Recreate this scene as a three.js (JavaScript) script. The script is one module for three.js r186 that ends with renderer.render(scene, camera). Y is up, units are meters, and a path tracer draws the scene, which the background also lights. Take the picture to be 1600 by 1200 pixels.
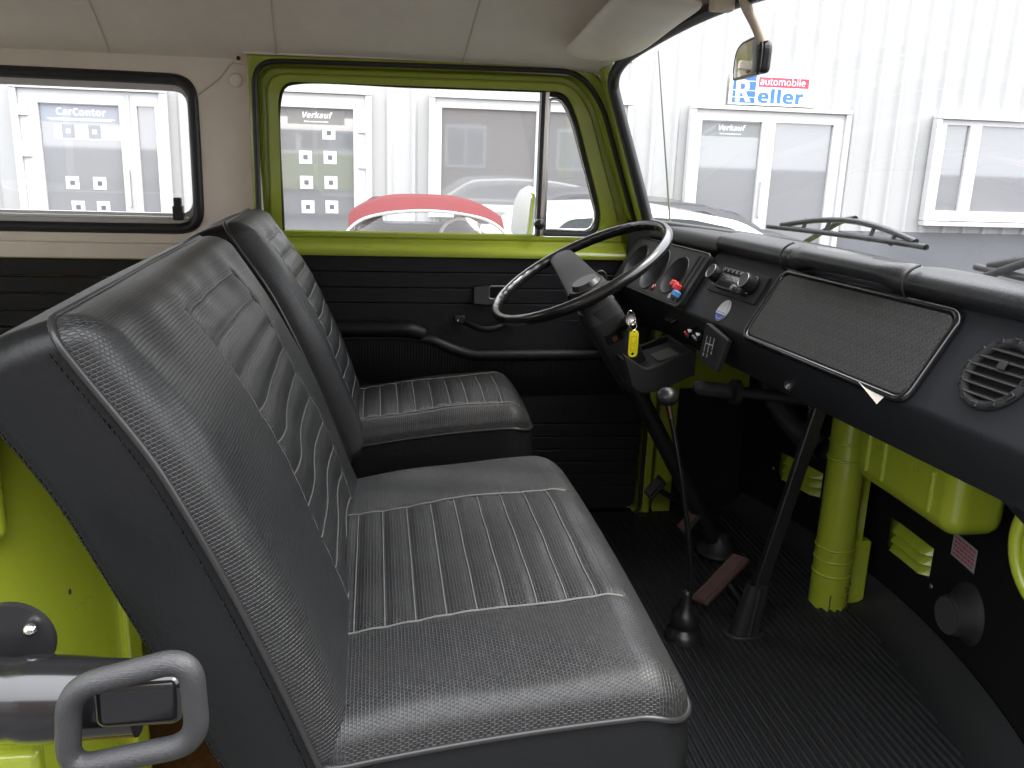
import * as THREE from 'three';
import { RoundedBoxGeometry } from 'three/addons/geometries/RoundedBoxGeometry.js';
import { mergeGeometries } from 'three/addons/utils/BufferGeometryUtils.js';

// ---------------------------------------------------------------- camera, sky, sun, exposure
const scene = new THREE.Scene();
const camera = new THREE.PerspectiveCamera(46.4, 1024 / 768, 0.05, 400);
camera.position.set(0, 1.02, 1.6);
camera.up.set(0.0054, 0.9658, -0.2591);
camera.lookAt(0.15036, 1.02 - 0.25696, 1.6 - 0.95465);

const renderer = new THREE.WebGLRenderer({ antialias: true });
renderer.toneMapping = THREE.LinearToneMapping;
renderer.toneMappingExposure = 6.2;
renderer.shadowMap.enabled = true;

{ // even overcast sky
  const w = 64, h = 32, d = new Float32Array(w * h * 4);
  for (let j = 0; j < h; j++) for (let i = 0; i < w; i++) {
    const s = Math.max(0, Math.sin(((j + 0.5) / h - 0.5) * Math.PI));
    const l = 0.95 * (1 + 1.3 * s) / 1.8, k = (j * w + i) * 4;
    d[k] = l * 0.97; d[k + 1] = l * 0.99; d[k + 2] = l * 1.04; d[k + 3] = 1;
  }
  const t = new THREE.DataTexture(d, w, h, THREE.RGBAFormat, THREE.FloatType);
  t.mapping = THREE.EquirectangularReflectionMapping; t.magFilter = THREE.LinearFilter; t.needsUpdate = true;
  scene.background = t; scene.environment = t;
}
const sun = new THREE.DirectionalLight(0xfff4e6, 0.6);
sun.position.set(7, 12, 2); sun.castShadow = true; sun.shadow.radius = 40;
sun.shadow.camera.left = -12; sun.shadow.camera.right = 12; sun.shadow.camera.top = 12; sun.shadow.camera.bottom = -12;
sun.shadow.camera.far = 60; sun.shadow.mapSize.set(2048, 2048);
scene.add(sun, sun.target);

// ---------------------------------------------------------------- helpers
const V = (x, y, z) => new THREE.Vector3(x, y, z);
let seed = 7;
const rnd = () => { seed = (seed * 1664525 + 1013904223) >>> 0; return seed / 4294967296; };
const lerp = (a, b, t) => a + (b - a) * t, clamp = (x, a, b) => Math.min(b, Math.max(a, x));
const smooth = (a, b, x) => { const t = clamp((x - a) / (b - a), 0, 1); return t * t * (3 - 2 * t); };
const taken = new Set();
function numbered(n) { let m = n, i = 0; while (taken.has(m)) m = n + '_' + String(++i).padStart(3, '0'); taken.add(m); return m; }
function thing(name, label, category, group) {
  const o = new THREE.Group(); o.name = numbered(name); o.userData = { label, category };
  if (group) o.userData.group = group;
  scene.add(o); return o;
}
function obj(name, geo, mat, parent) {
  if (Array.isArray(geo)) geo = merge(geo);
  const m = new THREE.Mesh(geo, mat); m.name = parent ? name : numbered(name); m.castShadow = m.receiveShadow = true;
  (parent || scene).add(m); return m;
}
function structure(name, geo, mat) { const m = obj(name, geo, mat); m.userData.kind = 'structure'; return m; }
function merge(list) {
  const a = list.map((g) => { g = g.index ? g.toNonIndexed() : g; for (const k of Object.keys(g.attributes)) if (!['position', 'normal', 'uv'].includes(k)) g.deleteAttribute(k); if (!g.attributes.uv) g.setAttribute('uv', new THREE.BufferAttribute(new Float32Array(g.attributes.position.count * 2), 2)); return g; });
  return mergeGeometries(a);
}
function box(x0, x1, y0, y1, z0, z1, r = 0.003) {
  const w = x1 - x0, h = y1 - y0, d = z1 - z0, rr = Math.min(r, w / 2.05, h / 2.05, d / 2.05);
  const g = rr > 0 ? new RoundedBoxGeometry(w, h, d, 2, rr) : new THREE.BoxGeometry(w, h, d);
  boxUV(g); g.translate((x0 + x1) / 2, (y0 + y1) / 2, (z0 + z1) / 2); return g;
}
function boxUV(g) { // metric uv by dominant axis
  const p = g.attributes.position, n = g.attributes.normal, uv = new Float32Array(p.count * 2);
  for (let i = 0; i < p.count; i++) {
    const ax = Math.abs(n.getX(i)), ay = Math.abs(n.getY(i)), az = Math.abs(n.getZ(i));
    if (ax > ay && ax > az) { uv[2 * i] = p.getZ(i); uv[2 * i + 1] = p.getY(i); } else if (ay > az) { uv[2 * i] = p.getX(i); uv[2 * i + 1] = p.getZ(i); } else { uv[2 * i] = p.getX(i); uv[2 * i + 1] = p.getY(i); }
  }
  g.setAttribute('uv', new THREE.BufferAttribute(uv, 2)); return g;
}
function tube(pts, r, closed = false, seg = 0, rad = 10) {
  const c = new THREE.CatmullRomCurve3(pts.map((p) => p.isVector3 ? p : V(...p)), closed, 'centripetal');
  return new THREE.TubeGeometry(c, seg || Math.max(8, pts.length * 8), r, rad, closed);
}
function polyTube(pts, r, rad = 8) { // capped straight runs
  const g = [];
  for (let i = 0; i + 1 < pts.length; i++) { g.push(rod(pts[i], pts[i + 1], r, r, rad)); if (i) g.push(new THREE.SphereGeometry(r, rad, 6).translate(...pts[i])); }
  return merge(g);
}
function rod(a, b, r0, r1 = r0, rad = 16) {
  a = a.isVector3 ? a : V(...a); b = b.isVector3 ? b : V(...b);
  const d = b.clone().sub(a), g = new THREE.CylinderGeometry(r1, r0, d.length(), rad);
  g.applyQuaternion(new THREE.Quaternion().setFromUnitVectors(V(0, 1, 0), d.clone().normalize()));
  const m = a.clone().add(b).multiplyScalar(0.5); return g.translate(m.x, m.y, m.z);
}
function grid(nu, nv, f, uvf) {
  const p = [], uv = [], idx = [];
  for (let j = 0; j <= nv; j++) for (let i = 0; i <= nu; i++) {
    const q = f(i / nu, j / nv); p.push(q[0], q[1], q[2]);
    const t = uvf ? uvf(i / nu, j / nv, q) : [i / nu, j / nv]; uv.push(t[0], t[1]);
  }
  for (let j = 0; j < nv; j++) for (let i = 0; i < nu; i++) { const a = j * (nu + 1) + i, b = a + 1, c = a + nu + 1, d = c + 1; idx.push(a, b, d, a, d, c); }
  const g = new THREE.BufferGeometry();
  g.setAttribute('position', new THREE.Float32BufferAttribute(p, 3)); g.setAttribute('uv', new THREE.Float32BufferAttribute(uv, 2)); g.setIndex(idx); g.computeVertexNormals(); return g;
}
function roundPoly(pts, rs, n = 6) { // polygon with rounded corners -> [[x,y]...]
  const out = [], N = pts.length;
  for (let i = 0; i < N; i++) {
    const p = pts[i], a = pts[(i + N - 1) % N], b = pts[(i + 1) % N], r = Array.isArray(rs) ? rs[i] : rs;
    const da = Math.hypot(a[0] - p[0], a[1] - p[1]), db = Math.hypot(b[0] - p[0], b[1] - p[1]), q = Math.min(r, da * 0.49, db * 0.49);
    if (q < 1e-5) { out.push(p); continue; }
    const s = [p[0] + (a[0] - p[0]) * q / da, p[1] + (a[1] - p[1]) * q / da], e = [p[0] + (b[0] - p[0]) * q / db, p[1] + (b[1] - p[1]) * q / db];
    for (let k = 0; k <= n; k++) { const t = k / n; out.push([(1 - t) ** 2 * s[0] + 2 * t * (1 - t) * p[0] + t * t * e[0], (1 - t) ** 2 * s[1] + 2 * t * (1 - t) * p[1] + t * t * e[1]]); }
  }
  return out;
}
function plate(outer, holes, z0, z1, bevel = 0.002) { // outline in x,y; thickness in z
  const s = new THREE.Shape(outer.map((p) => new THREE.Vector2(...p)));
  for (const h of holes || []) s.holes.push(new THREE.Path(h.map((p) => new THREE.Vector2(...p))));
  const b = Math.min(bevel, (z1 - z0) / 2.2);
  const g = new THREE.ExtrudeGeometry(s, { depth: z1 - z0 - 2 * b, bevelEnabled: b > 0, bevelThickness: b, bevelSize: b, bevelOffset: -b, bevelSegments: 2, curveSegments: 4 });
  return g.translate(0, 0, z0 + b);
}
const rect = (x0, y0, x1, y1) => [[x0, y0], [x1, y0], [x1, y1], [x0, y1]];
function tex(n, m, f, rep, srgb) { // f(u,v)->[r,g,b] 0..1
  const d = new Uint8Array(n * m * 4);
  for (let j = 0; j < m; j++) for (let i = 0; i < n; i++) { const c = f(i / n, j / m, i, j), k = (j * n + i) * 4; for (let q = 0; q < 3; q++) d[k + q] = clamp(Math.round((c.length ? c[q] : c) * 255), 0, 255); d[k + 3] = 255; }
  const t = new THREE.DataTexture(d, n, m); t.wrapS = t.wrapT = THREE.RepeatWrapping; t.magFilter = THREE.LinearFilter; t.minFilter = THREE.LinearMipmapLinearFilter; t.generateMipmaps = true;
  if (srgb) t.colorSpace = THREE.SRGBColorSpace; if (rep) t.repeat.set(...rep); t.needsUpdate = true; return t;
}
function noiseField(n, cells, s0) { // tiling value noise, several octaves
  seed = s0; const f = new Float32Array(n * n); let amp = 1, tot = 0;
  for (const c of cells) {
    const g = Array.from({ length: c * c }, rnd);
    for (let j = 0; j < n; j++) for (let i = 0; i < n; i++) {
      const x = i / n * c, y = j / n * c, xi = x | 0, yi = y | 0, fx = x - xi, fy = y - yi, sx = fx * fx * (3 - 2 * fx), sy = fy * fy * (3 - 2 * fy);
      const a = g[yi % c * c + xi % c], b = g[yi % c * c + (xi + 1) % c], cc = g[(yi + 1) % c * c + xi % c], d = g[(yi + 1) % c * c + (xi + 1) % c];
      f[j * n + i] += amp * lerp(lerp(a, b, sx), lerp(cc, d, sx), sy);
    }
    tot += amp; amp *= 0.62;
  }
  for (let i = 0; i < f.length; i++) f[i] /= tot; return f;
}
function canvasTex(w, h, draw) {
  const c = document.createElement('canvas'); c.width = w; c.height = h; const x = c.getContext('2d'); draw(x, w, h);
  const t = new THREE.CanvasTexture(c); t.colorSpace = THREE.SRGBColorSpace; return t;
}
const lin = (r, g, b) => new THREE.Color().setRGB(r, g, b);
const std = (c, rough, o = {}) => new THREE.MeshStandardMaterial({ color: c, roughness: rough, ...o });
const phys = (c, rough, o = {}) => new THREE.MeshPhysicalMaterial({ color: c, roughness: rough, ...o });

// ---------------------------------------------------------------- materials
const N256 = noiseField(256, [8, 16, 32, 64, 128], 11), N256b = noiseField(256, [3, 6, 12, 48], 23);
const at = (f, i, j, n = 256) => f[(j & (n - 1)) * n + (i & (n - 1))];
// embossed basket-weave vinyl: tile of 4 x 4 cells, each about 8 x 6 mm
const weaveH = (u, v) => { const r = Math.floor(v * 4), o = r % 2 ? 0.5 : 0, a = ((u * 4 + o) % 1), b = (v * 4) % 1; const ea = Math.min(a, 1 - a), eb = Math.min(b, 1 - b); return [smooth(0.02, 0.14, ea) * smooth(0.03, 0.2, eb), ea, eb]; };
const weaveBump = tex(128, 128, (u, v, i, j) => 0.15 + 0.7 * weaveH(u, v)[0] + 0.15 * at(N256, i * 2, j * 2), [1 / 0.023, 1 / 0.0175]);
const weaveCol = (dust) => { const S = 512; return tex(S, S, (u, v, i, j) => { // 16 x 16 cells with worn dust in the grooves
  const w = weaveH((u * 4) % 1, (v * 4) % 1)[0], n = at(N256, i, j), p = at(N256b, i >> 1, j >> 1);
  const base = 0.13 + 0.05 * (n - 0.5) + 0.03 * (p - 0.5), g = (1 - w) * dust * (0.35 + 0.9 * n);
  return [base + g * 1.0, base + 0.002 + g * 0.985, base + 0.006 + g * 0.94]; }, [1 / 0.092, 1 / 0.07], true); };
const M = {};
M.seat = std(0xffffff, 0.4, { map: weaveCol(0.13), bumpMap: weaveBump, bumpScale: 0.0007 });
M.seatBack = std(0xffffff, 0.35, { map: weaveCol(0.06), bumpMap: weaveBump, bumpScale: 0.0007 });
const leatherBump = tex(256, 256, (u, v, i, j) => { const n = at(N256, i, j); return 0.5 + 0.9 * (n - 0.5); }, [1 / 0.08, 1 / 0.08]);
M.vinyl = phys(lin(0.009, 0.0095, 0.0105), 0.36, { specularIntensity: 0.5, bumpMap: leatherBump, bumpScale: 0.0006 });
M.piping = std(lin(0.022, 0.022, 0.023), 0.33);
M.seam = std(lin(0.14, 0.138, 0.13), 0.7);
M.seamDark = std(lin(0.075, 0.074, 0.07), 0.6);
M.stitch = std(lin(0.3, 0.3, 0.29), 0.7);
const paintRough = tex(256, 256, (u, v, i, j) => { const n = at(N256b, i, j), s = at(N256, i * 3, j * 3); const g = 0.75 + 0.35 * (n - 0.5) + 0.2 * (s - 0.5); return [g, g, g]; }, [2.5, 2.5]);
const paintCol = tex(256, 256, (u, v, i, j) => { const n = at(N256b, i, j), s = at(N256, i * 2 + 91, j * 2); const k = s > 0.77 ? 0.94 : 1, g = 0.97 + 0.06 * (n - 0.5); return [g * k, g * k, g * k]; }, [3, 3], true);
M.green = phys(lin(0.33, 0.395, 0.028), 0.42, { clearcoat: 0.7, clearcoatRoughness: 0.08, roughnessMap: paintRough, map: paintCol });
M.rust = std(lin(0.05, 0.03, 0.015), 0.9);
M.rubber = phys(lin(0.021, 0.0215, 0.0225), 0.45, { specularIntensity: 0.6, bumpMap: leatherBump, bumpScale: 0.0004 });
M.seal = std(lin(0.014, 0.0145, 0.016), 0.42);
const grainBump = tex(256, 256, (u, v, i, j) => { const n = at(N256, i * 3, j * 3), m = at(N256, i * 2 + 50, j * 2 + 9); return n > 0.5 ? 0.9 - 0.5 * m : 0.25 + 0.3 * m; }, [1 / 0.05, 1 / 0.05]);
M.dash = phys(lin(0.02, 0.021, 0.024), 0.5, { specularIntensity: 0.6, bumpMap: grainBump, bumpScale: 0.00025 });
M.pad = std(lin(0.018, 0.0185, 0.02), 0.36, { bumpMap: grainBump, bumpScale: 0.00045 });
M.padPlain = phys(lin(0.024, 0.024, 0.024), 0.55, { specularIntensity: 0.6, bumpMap: grainBump, bumpScale: 0.00025 });
M.lid = std(0xffffff, 0.5, { map: tex(256, 256, (u, v, i, j) => { const m = at(N256, i * 3, j * 3), n = at(N256b, i, j); const g = (m > 0.5 ? 0.26 : 0.17) + 0.06 * (n - 0.5); return [g, g * 1.0, g * 0.98]; }, [1 / 0.05, 1 / 0.05], true), bumpMap: grainBump, bumpScale: 0.0006 });
M.plastic = std(lin(0.013, 0.013, 0.014), 0.34);
M.plasticMatt = phys(lin(0.02, 0.02, 0.021), 0.6, { specularIntensity: 0.6, bumpMap: grainBump, bumpScale: 0.0002 });
M.tunnel = std(lin(0.07, 0.07, 0.074), 0.32);
M.gloss = phys(lin(0.008, 0.008, 0.009), 0.18, { clearcoat: 0.5, clearcoatRoughness: 0.1 });
const trimBump = tex(256, 256, (u, v, i, j) => 0.5 + 0.8 * (at(N256, i, j) - 0.5) + 0.5 * (at(N256b, i, j) - 0.5), [1 / 0.14, 1 / 0.14]);
M.trim = phys(lin(0.011, 0.0115, 0.014), 0.42, { specularIntensity: 0.6, bumpMap: trimBump, bumpScale: 0.0012 });
M.board = phys(lin(0.004, 0.004, 0.0044), 0.75, { specularIntensity: 0.4 });
M.chrome = std(lin(0.75, 0.75, 0.76), 0.12, { metalness: 1 });
M.alu = std(lin(0.55, 0.55, 0.55), 0.4, { metalness: 0.35 });
M.dullMetal = std(lin(0.35, 0.34, 0.33), 0.45, { metalness: 1 });
const fabricBump = tex(256, 256, (u, v, i, j) => 0.5 + 0.5 * (at(N256, i * 2, j * 2) - 0.5) + ((i + j) % 4 < 2 ? 0.08 : -0.08), [1 / 0.06, 1 / 0.06]);
const linerCol = tex(256, 256, (u, v, i, j) => { const n = at(N256b, i, j), s = at(N256, i * 2, j * 2); const g = 0.97 + 0.05 * (n - 0.5) + 0.04 * (s - 0.5); return [g, g * 0.995, g * 0.985]; }, [1.3, 1.3], true);
M.liner = std(lin(0.86, 0.79, 0.73), 0.85, { map: linerCol, bumpMap: fabricBump, bumpScale: 0.0004 });
M.linerSeam = std(lin(0.6, 0.55, 0.5), 0.9);
M.beige = std(lin(0.66, 0.56, 0.44), 0.5);
M.cream = std(lin(0.85, 0.78, 0.71), 0.55, { map: linerCol });
M.glass = phys(0xffffff, 0.0, { transmission: 1, thickness: 0, ior: 1.45 });
M.mirror = std(lin(0.85, 0.86, 0.87), 0.03, { metalness: 1 });
M.greyPlastic = std(lin(0.03, 0.03, 0.032), 0.42, { bumpMap: leatherBump, bumpScale: 0.0005 });
M.red = std(lin(0.6, 0.03, 0.03), 0.4); M.blue = std(lin(0.08, 0.27, 0.55), 0.4); M.white = std(lin(0.78, 0.78, 0.77), 0.5);

// ---------------------------------------------------------------- ground and far buildings
const GY = -0.62, BZ = -9.4;
const asphaltTex = tex(256, 256, (u, v, i, j) => { const g = 0.27 + 0.12 * (at(N256, i, j) - 0.5) + 0.1 * (at(N256b, i, j) - 0.5); return [g, g, g * 1.02]; }, [0.7, 0.7], true);
{
  const g = new THREE.PlaneGeometry(160, 160); const uv = g.attributes.uv; for (let i = 0; i < uv.count; i++) uv.setXY(i, uv.getX(i) * 160, uv.getY(i) * 160);
  g.rotateX(-Math.PI / 2).translate(0, GY, 0); structure('asphalt_ground', g, std(0xffffff, 0.85, { map: asphaltTex }));
}
M.clad = std(lin(0.39, 0.393, 0.386), 0.5); M.frameWhite = std(lin(0.52, 0.52, 0.52), 0.45);
M.pane = phys(lin(0.16, 0.165, 0.17), 0.03, { ior: 2.3 });
M.plinth = std(lin(0.13, 0.135, 0.145), 0.8);
const bld = thing('showroom_building', 'white corrugated metal showroom seen through the van windows', 'building');
{
  // vertical trapezoid cladding
  const prof = []; for (let x = -16; x < 22; x += 0.29) prof.push([x, 0], [x + 0.17, 0], [x + 0.2, 0.035], [x + 0.235, 0.035], [x + 0.265, 0]);
  const p = [], idx = []; prof.forEach(([x, z]) => { p.push(x, 0.1, BZ + z, x, 6.2, BZ + z); });
  for (let i = 0; i + 1 < prof.length; i++) { const a = 2 * i; idx.push(a, a + 2, a + 3, a, a + 3, a + 1); }
  let g = new THREE.BufferGeometry(); g.setAttribute('position', new THREE.Float32BufferAttribute(p, 3)); g.setIndex(idx); g = g.toNonIndexed(); g.computeVertexNormals();
  obj('wall', g, M.clad, bld);
  obj('core', box(-16, 22, GY, 6.2, BZ - 6, BZ - 0.02, 0), M.clad, bld);
  obj('plinth', box(-16, 22, GY, 0.1, BZ - 0.015, BZ + 0.02, 0), M.plinth, bld);
  obj('roof_edge', box(-16.1, 22.1, 6.2, 6.4, BZ - 6, BZ + 0.12, 0.01), M.frameWhite, bld);
  function opening(name, x0, x1, y0, y1, cols, o = {}) { // framed glazing set in the wall; cols = pane x ranges
    const f = obj(name, plate(rect(x0, y0, x1, y1), cols.map(([a, b]) => rect(a, o.py0 ?? y0 + 0.12, b, o.py1 ?? y1 - 0.15)), BZ + 0.03, BZ + 0.1, 0.006), M.frameWhite, bld);
    for (const [a, b] of cols) obj('pane', box(a - 0.01, b + 0.01, (o.py0 ?? y0 + 0.12) - 0.01, (o.py1 ?? y1 - 0.15) + 0.01, BZ + 0.045, BZ + 0.06, 0), o.pane || M.pane, f);
    obj('lintel', box(x0 - 0.07, x1 + 0.07, y1 + 0.002, y1 + 0.05, BZ + 0.03, BZ + 0.15, 0.005), M.frameWhite, f);
    if (!o.noJamb) for (const x of [x0 - 0.07, x1]) obj('jamb', box(x, x + 0.07, y0, y1, BZ + 0.03, BZ + 0.14, 0.005), M.frameWhite, f);
    return f;
  }
  M.paneReflTint = phys(lin(0.2, 0.205, 0.21), 0.03, { ior: 2.3 });  // paler base colour stands in for brighter reflections in these panes
  const d1 = opening('glazed_door', -3.84, -2.36, GY + 0.02, 1.45, [[-3.64, -2.8], [-2.61, -2.42]], { py0: 0.06, py1: 1.3, pane: M.paneReflTint });
  obj('lower_panel', box(-3.64, -2.8, -0.5, -0.05, BZ + 0.1, BZ + 0.11, 0), M.frameWhite, d1);
  obj('mullion', box(-2.72, -2.68, GY + 0.03, 1.42, BZ + 0.1, BZ + 0.115, 0.003), M.clad, d1);
  obj('handle', box(-2.755, -2.73, 0.2, 0.62, BZ + 0.1, BZ + 0.15, 0.008), M.frameWhite, d1);
  for (const y of [1.16, 0.72]) obj('hinge', box(-3.88, -3.74, y, y + 0.12, BZ + 0.1, BZ + 0.13, 0.01), M.frameWhite, d1);
  const d2 = opening('glazed_door', -1.25, -0.1, GY + 0.02, 1.52, [[-1.08, -0.24]], { py0: -0.04, py1: 1.36 });
  for (const y of [1.1, 0.7]) obj('hinge', box(-0.19, -0.06, y, y + 0.12, BZ + 0.1, BZ + 0.13, 0.01), M.frameWhite, d2);
  const w1 = opening('window', 0.7, 3.0, 0.16, 1.53, [[0.78, 1.9], [2.0, 2.92]], { py0: 0.32, py1: 1.42 });
  obj('sill', box(0.64, 3.06, 0.17, 0.21, BZ + 0.1, BZ + 0.2, 0.004), M.frameWhite, w1);
  const d3 = opening('glazed_door', 3.86, 5.8, GY + 0.02, 1.53, [[3.95, 4.72], [4.9, 5.66]], { py0: -0.3, py1: 1.4, pane: M.paneReflTint });
  obj('handle', box(4.76, 4.79, 0.25, 0.7, BZ + 0.1, BZ + 0.15, 0.008), M.alu, d3);
  const w2 = opening('window', 7.1, 9.6, 0.26, 1.53, [[7.2, 7.52], [7.69, 9.5]], { py0: 0.39, py1: 1.46, pane: M.paneReflTint });
  obj('sill', box(7.02, 9.7, 0.2, 0.25, BZ + 0.05, BZ + 0.18, 0.004), M.frameWhite, w2);
  // stickers and lettering on the panes
  M.decal = std(lin(0.62, 0.66, 0.66), 0.5); M.decalDark = std(lin(0.1, 0.1, 0.11), 0.5);
  function sq(parent, x, y, s, pale) { const m = obj('window_sticker', box(x - s / 2, x + s / 2, y - s / 2, y + s / 2, BZ + 0.06, BZ + 0.063, 0), pale ? M.decalDark : M.decal, parent); obj('square_print', box(x - s * 0.18, x + s * 0.18, y - s * 0.18, y + s * 0.18, BZ + 0.063, BZ + 0.066, 0), pale ? M.decal : M.decalDark, m); }
  obj('white_band_sticker', box(-3.51, -2.8, 0.92, 1.08, BZ + 0.06, BZ + 0.062, 0), M.frameWhite, d1);
  function sqOn(x, y) { const m = obj('window_sticker', box(x - 0.065, x + 0.065, y - 0.07, y + 0.07, BZ + 0.062, BZ + 0.065, 0), M.decalGrey, d1); obj('square_print', box(x - 0.025, x + 0.025, y - 0.025, y + 0.025, BZ + 0.065, BZ + 0.067, 0), M.frameWhite, m); }
  M.decalGrey = std(lin(0.25, 0.26, 0.28), 0.5);
  sqOn(-3.355, 1.01); sqOn(-3.08, 1.01);
  for (const [x, y] of [[-3.36, 0.45], [-3.07, 0.45], [-3.32, 0.18], [-3.05, 0.18]]) sq(d1, x, y, 0.14);
  for (const [x, y] of [[-0.52, 1.09], [-0.79, 0.81], [-0.51, 0.815], [-0.785, 0.525], [-0.505, 0.53], [-0.775, 0.245], [-0.5, 0.25]]) sq(d2, x, y, 0.145);
  const lettering = (w, h, text, sub, bg) => canvasTex(w, h, (c) => { c.fillStyle = bg; c.fillRect(0, 0, w, h); c.fillStyle = '#e6e9ec'; c.font = 'italic bold ' + Math.round(h * 0.52) + 'px sans-serif'; c.textAlign = 'center'; c.textBaseline = 'middle'; c.fillText(text, w / 2, h * 0.4); c.font = 'bold ' + Math.round(h * 0.13) + 'px sans-serif'; c.fillText(sub, w / 2, h * 0.82); });
  const sign = (name, x0, x1, y0, y1, t, parent, z = BZ + 0.062) => obj(name, new THREE.PlaneGeometry(x1 - x0, y1 - y0).translate((x0 + x1) / 2, (y0 + y1) / 2, z), std(0xffffff, 0.45, { map: t }), parent);
  sign('lettering', -3.63, -2.81, 1.11, 1.295, canvasTex(512, 116, (c) => { c.fillStyle = '#8f949c'; c.fillRect(0, 0, 512, 116); c.fillStyle = '#e9ecef'; c.font = 'bold 66px sans-serif'; c.textAlign = 'center'; c.textBaseline = 'middle'; c.fillText('CarContor', 262, 48, 400); c.fillRect(40, 92, 440, 5); c.fillRect(60, 102, 400, 4); }), d1);
  sign('lettering', -0.98, -0.34, 1.18, 1.35, lettering(420, 112, 'Verkauf', 'Reller Automobile GmbH', '#6f6d69'), d2);
  sign('lettering', 3.96, 4.71, 1.22, 1.39, lettering(480, 112, 'Verkauf', 'Reller Automobile GmbH', '#7c7f80'), d3);
  for (let x = 5.9; x < 7.0; x += 0.29) obj('screw', new THREE.CylinderGeometry(0.012, 0.012, 0.01, 8).rotateX(Math.PI / 2).translate(x + 0.1, 1.72, BZ + 0.005), M.alu, bld);
}
{
  const s = thing('shop_sign', 'white shop sign with red automobile bar and blue Reller lettering', 'sign');
  obj('panel', box(4.27, 5.41, 1.6, 1.955, BZ + 0.045, BZ + 0.075, 0.004), M.white, s);
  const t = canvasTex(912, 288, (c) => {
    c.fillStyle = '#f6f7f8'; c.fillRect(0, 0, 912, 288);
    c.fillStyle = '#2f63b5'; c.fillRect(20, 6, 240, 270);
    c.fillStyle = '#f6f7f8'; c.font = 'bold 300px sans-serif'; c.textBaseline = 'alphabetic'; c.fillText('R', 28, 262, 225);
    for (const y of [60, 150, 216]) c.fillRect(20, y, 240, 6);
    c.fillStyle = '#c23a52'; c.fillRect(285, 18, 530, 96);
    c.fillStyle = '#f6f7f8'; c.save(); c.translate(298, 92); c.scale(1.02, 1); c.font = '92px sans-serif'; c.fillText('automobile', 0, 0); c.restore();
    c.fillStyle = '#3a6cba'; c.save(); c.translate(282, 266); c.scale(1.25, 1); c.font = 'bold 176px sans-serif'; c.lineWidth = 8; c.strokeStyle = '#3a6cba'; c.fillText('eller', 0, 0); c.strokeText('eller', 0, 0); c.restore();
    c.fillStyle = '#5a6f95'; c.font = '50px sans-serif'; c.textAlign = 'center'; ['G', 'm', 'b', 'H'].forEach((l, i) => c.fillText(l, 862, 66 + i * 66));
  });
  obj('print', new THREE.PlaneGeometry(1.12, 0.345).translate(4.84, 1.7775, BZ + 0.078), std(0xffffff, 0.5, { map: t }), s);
}
{ // house across the yard, mirrored in the showroom panes; set near and tall to block sky light
  const h = thing('brick_house', 'long brown house across the yard behind the viewer', 'house');
  M.brown = std(lin(0.2, 0.15, 0.11), 0.9); M.roofTile = std(lin(0.16, 0.09, 0.06), 0.85);
  obj('wall', box(-6, 9, GY, 4.4, 9, 15, 0), M.brown, h);
  obj('roof', new THREE.ExtrudeGeometry(new THREE.Shape([new THREE.Vector2(8.6, 4.4), new THREE.Vector2(15.4, 4.4), new THREE.Vector2(12, 7)]), { depth: 16, bevelEnabled: false }).rotateY(-Math.PI / 2).translate(9.5, 0, 0), M.roofTile, h);
  for (let i = 0; i < 8; i++) { const x = -5 + (i % 4) * 3.6, y = i < 4 ? 0.3 : 2.6, w = obj('window', box(x, x + 1.3, y, y + 1.3, 8.94, 9.0, 0), M.frameWhite, h); for (const k of [0, 1]) obj('pane', box(x + 0.08 + k * 0.6, x + 0.62 + k * 0.6, y + 0.1, y + 1.2, 8.92, 8.95, 0), M.pane, w); }
}
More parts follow.
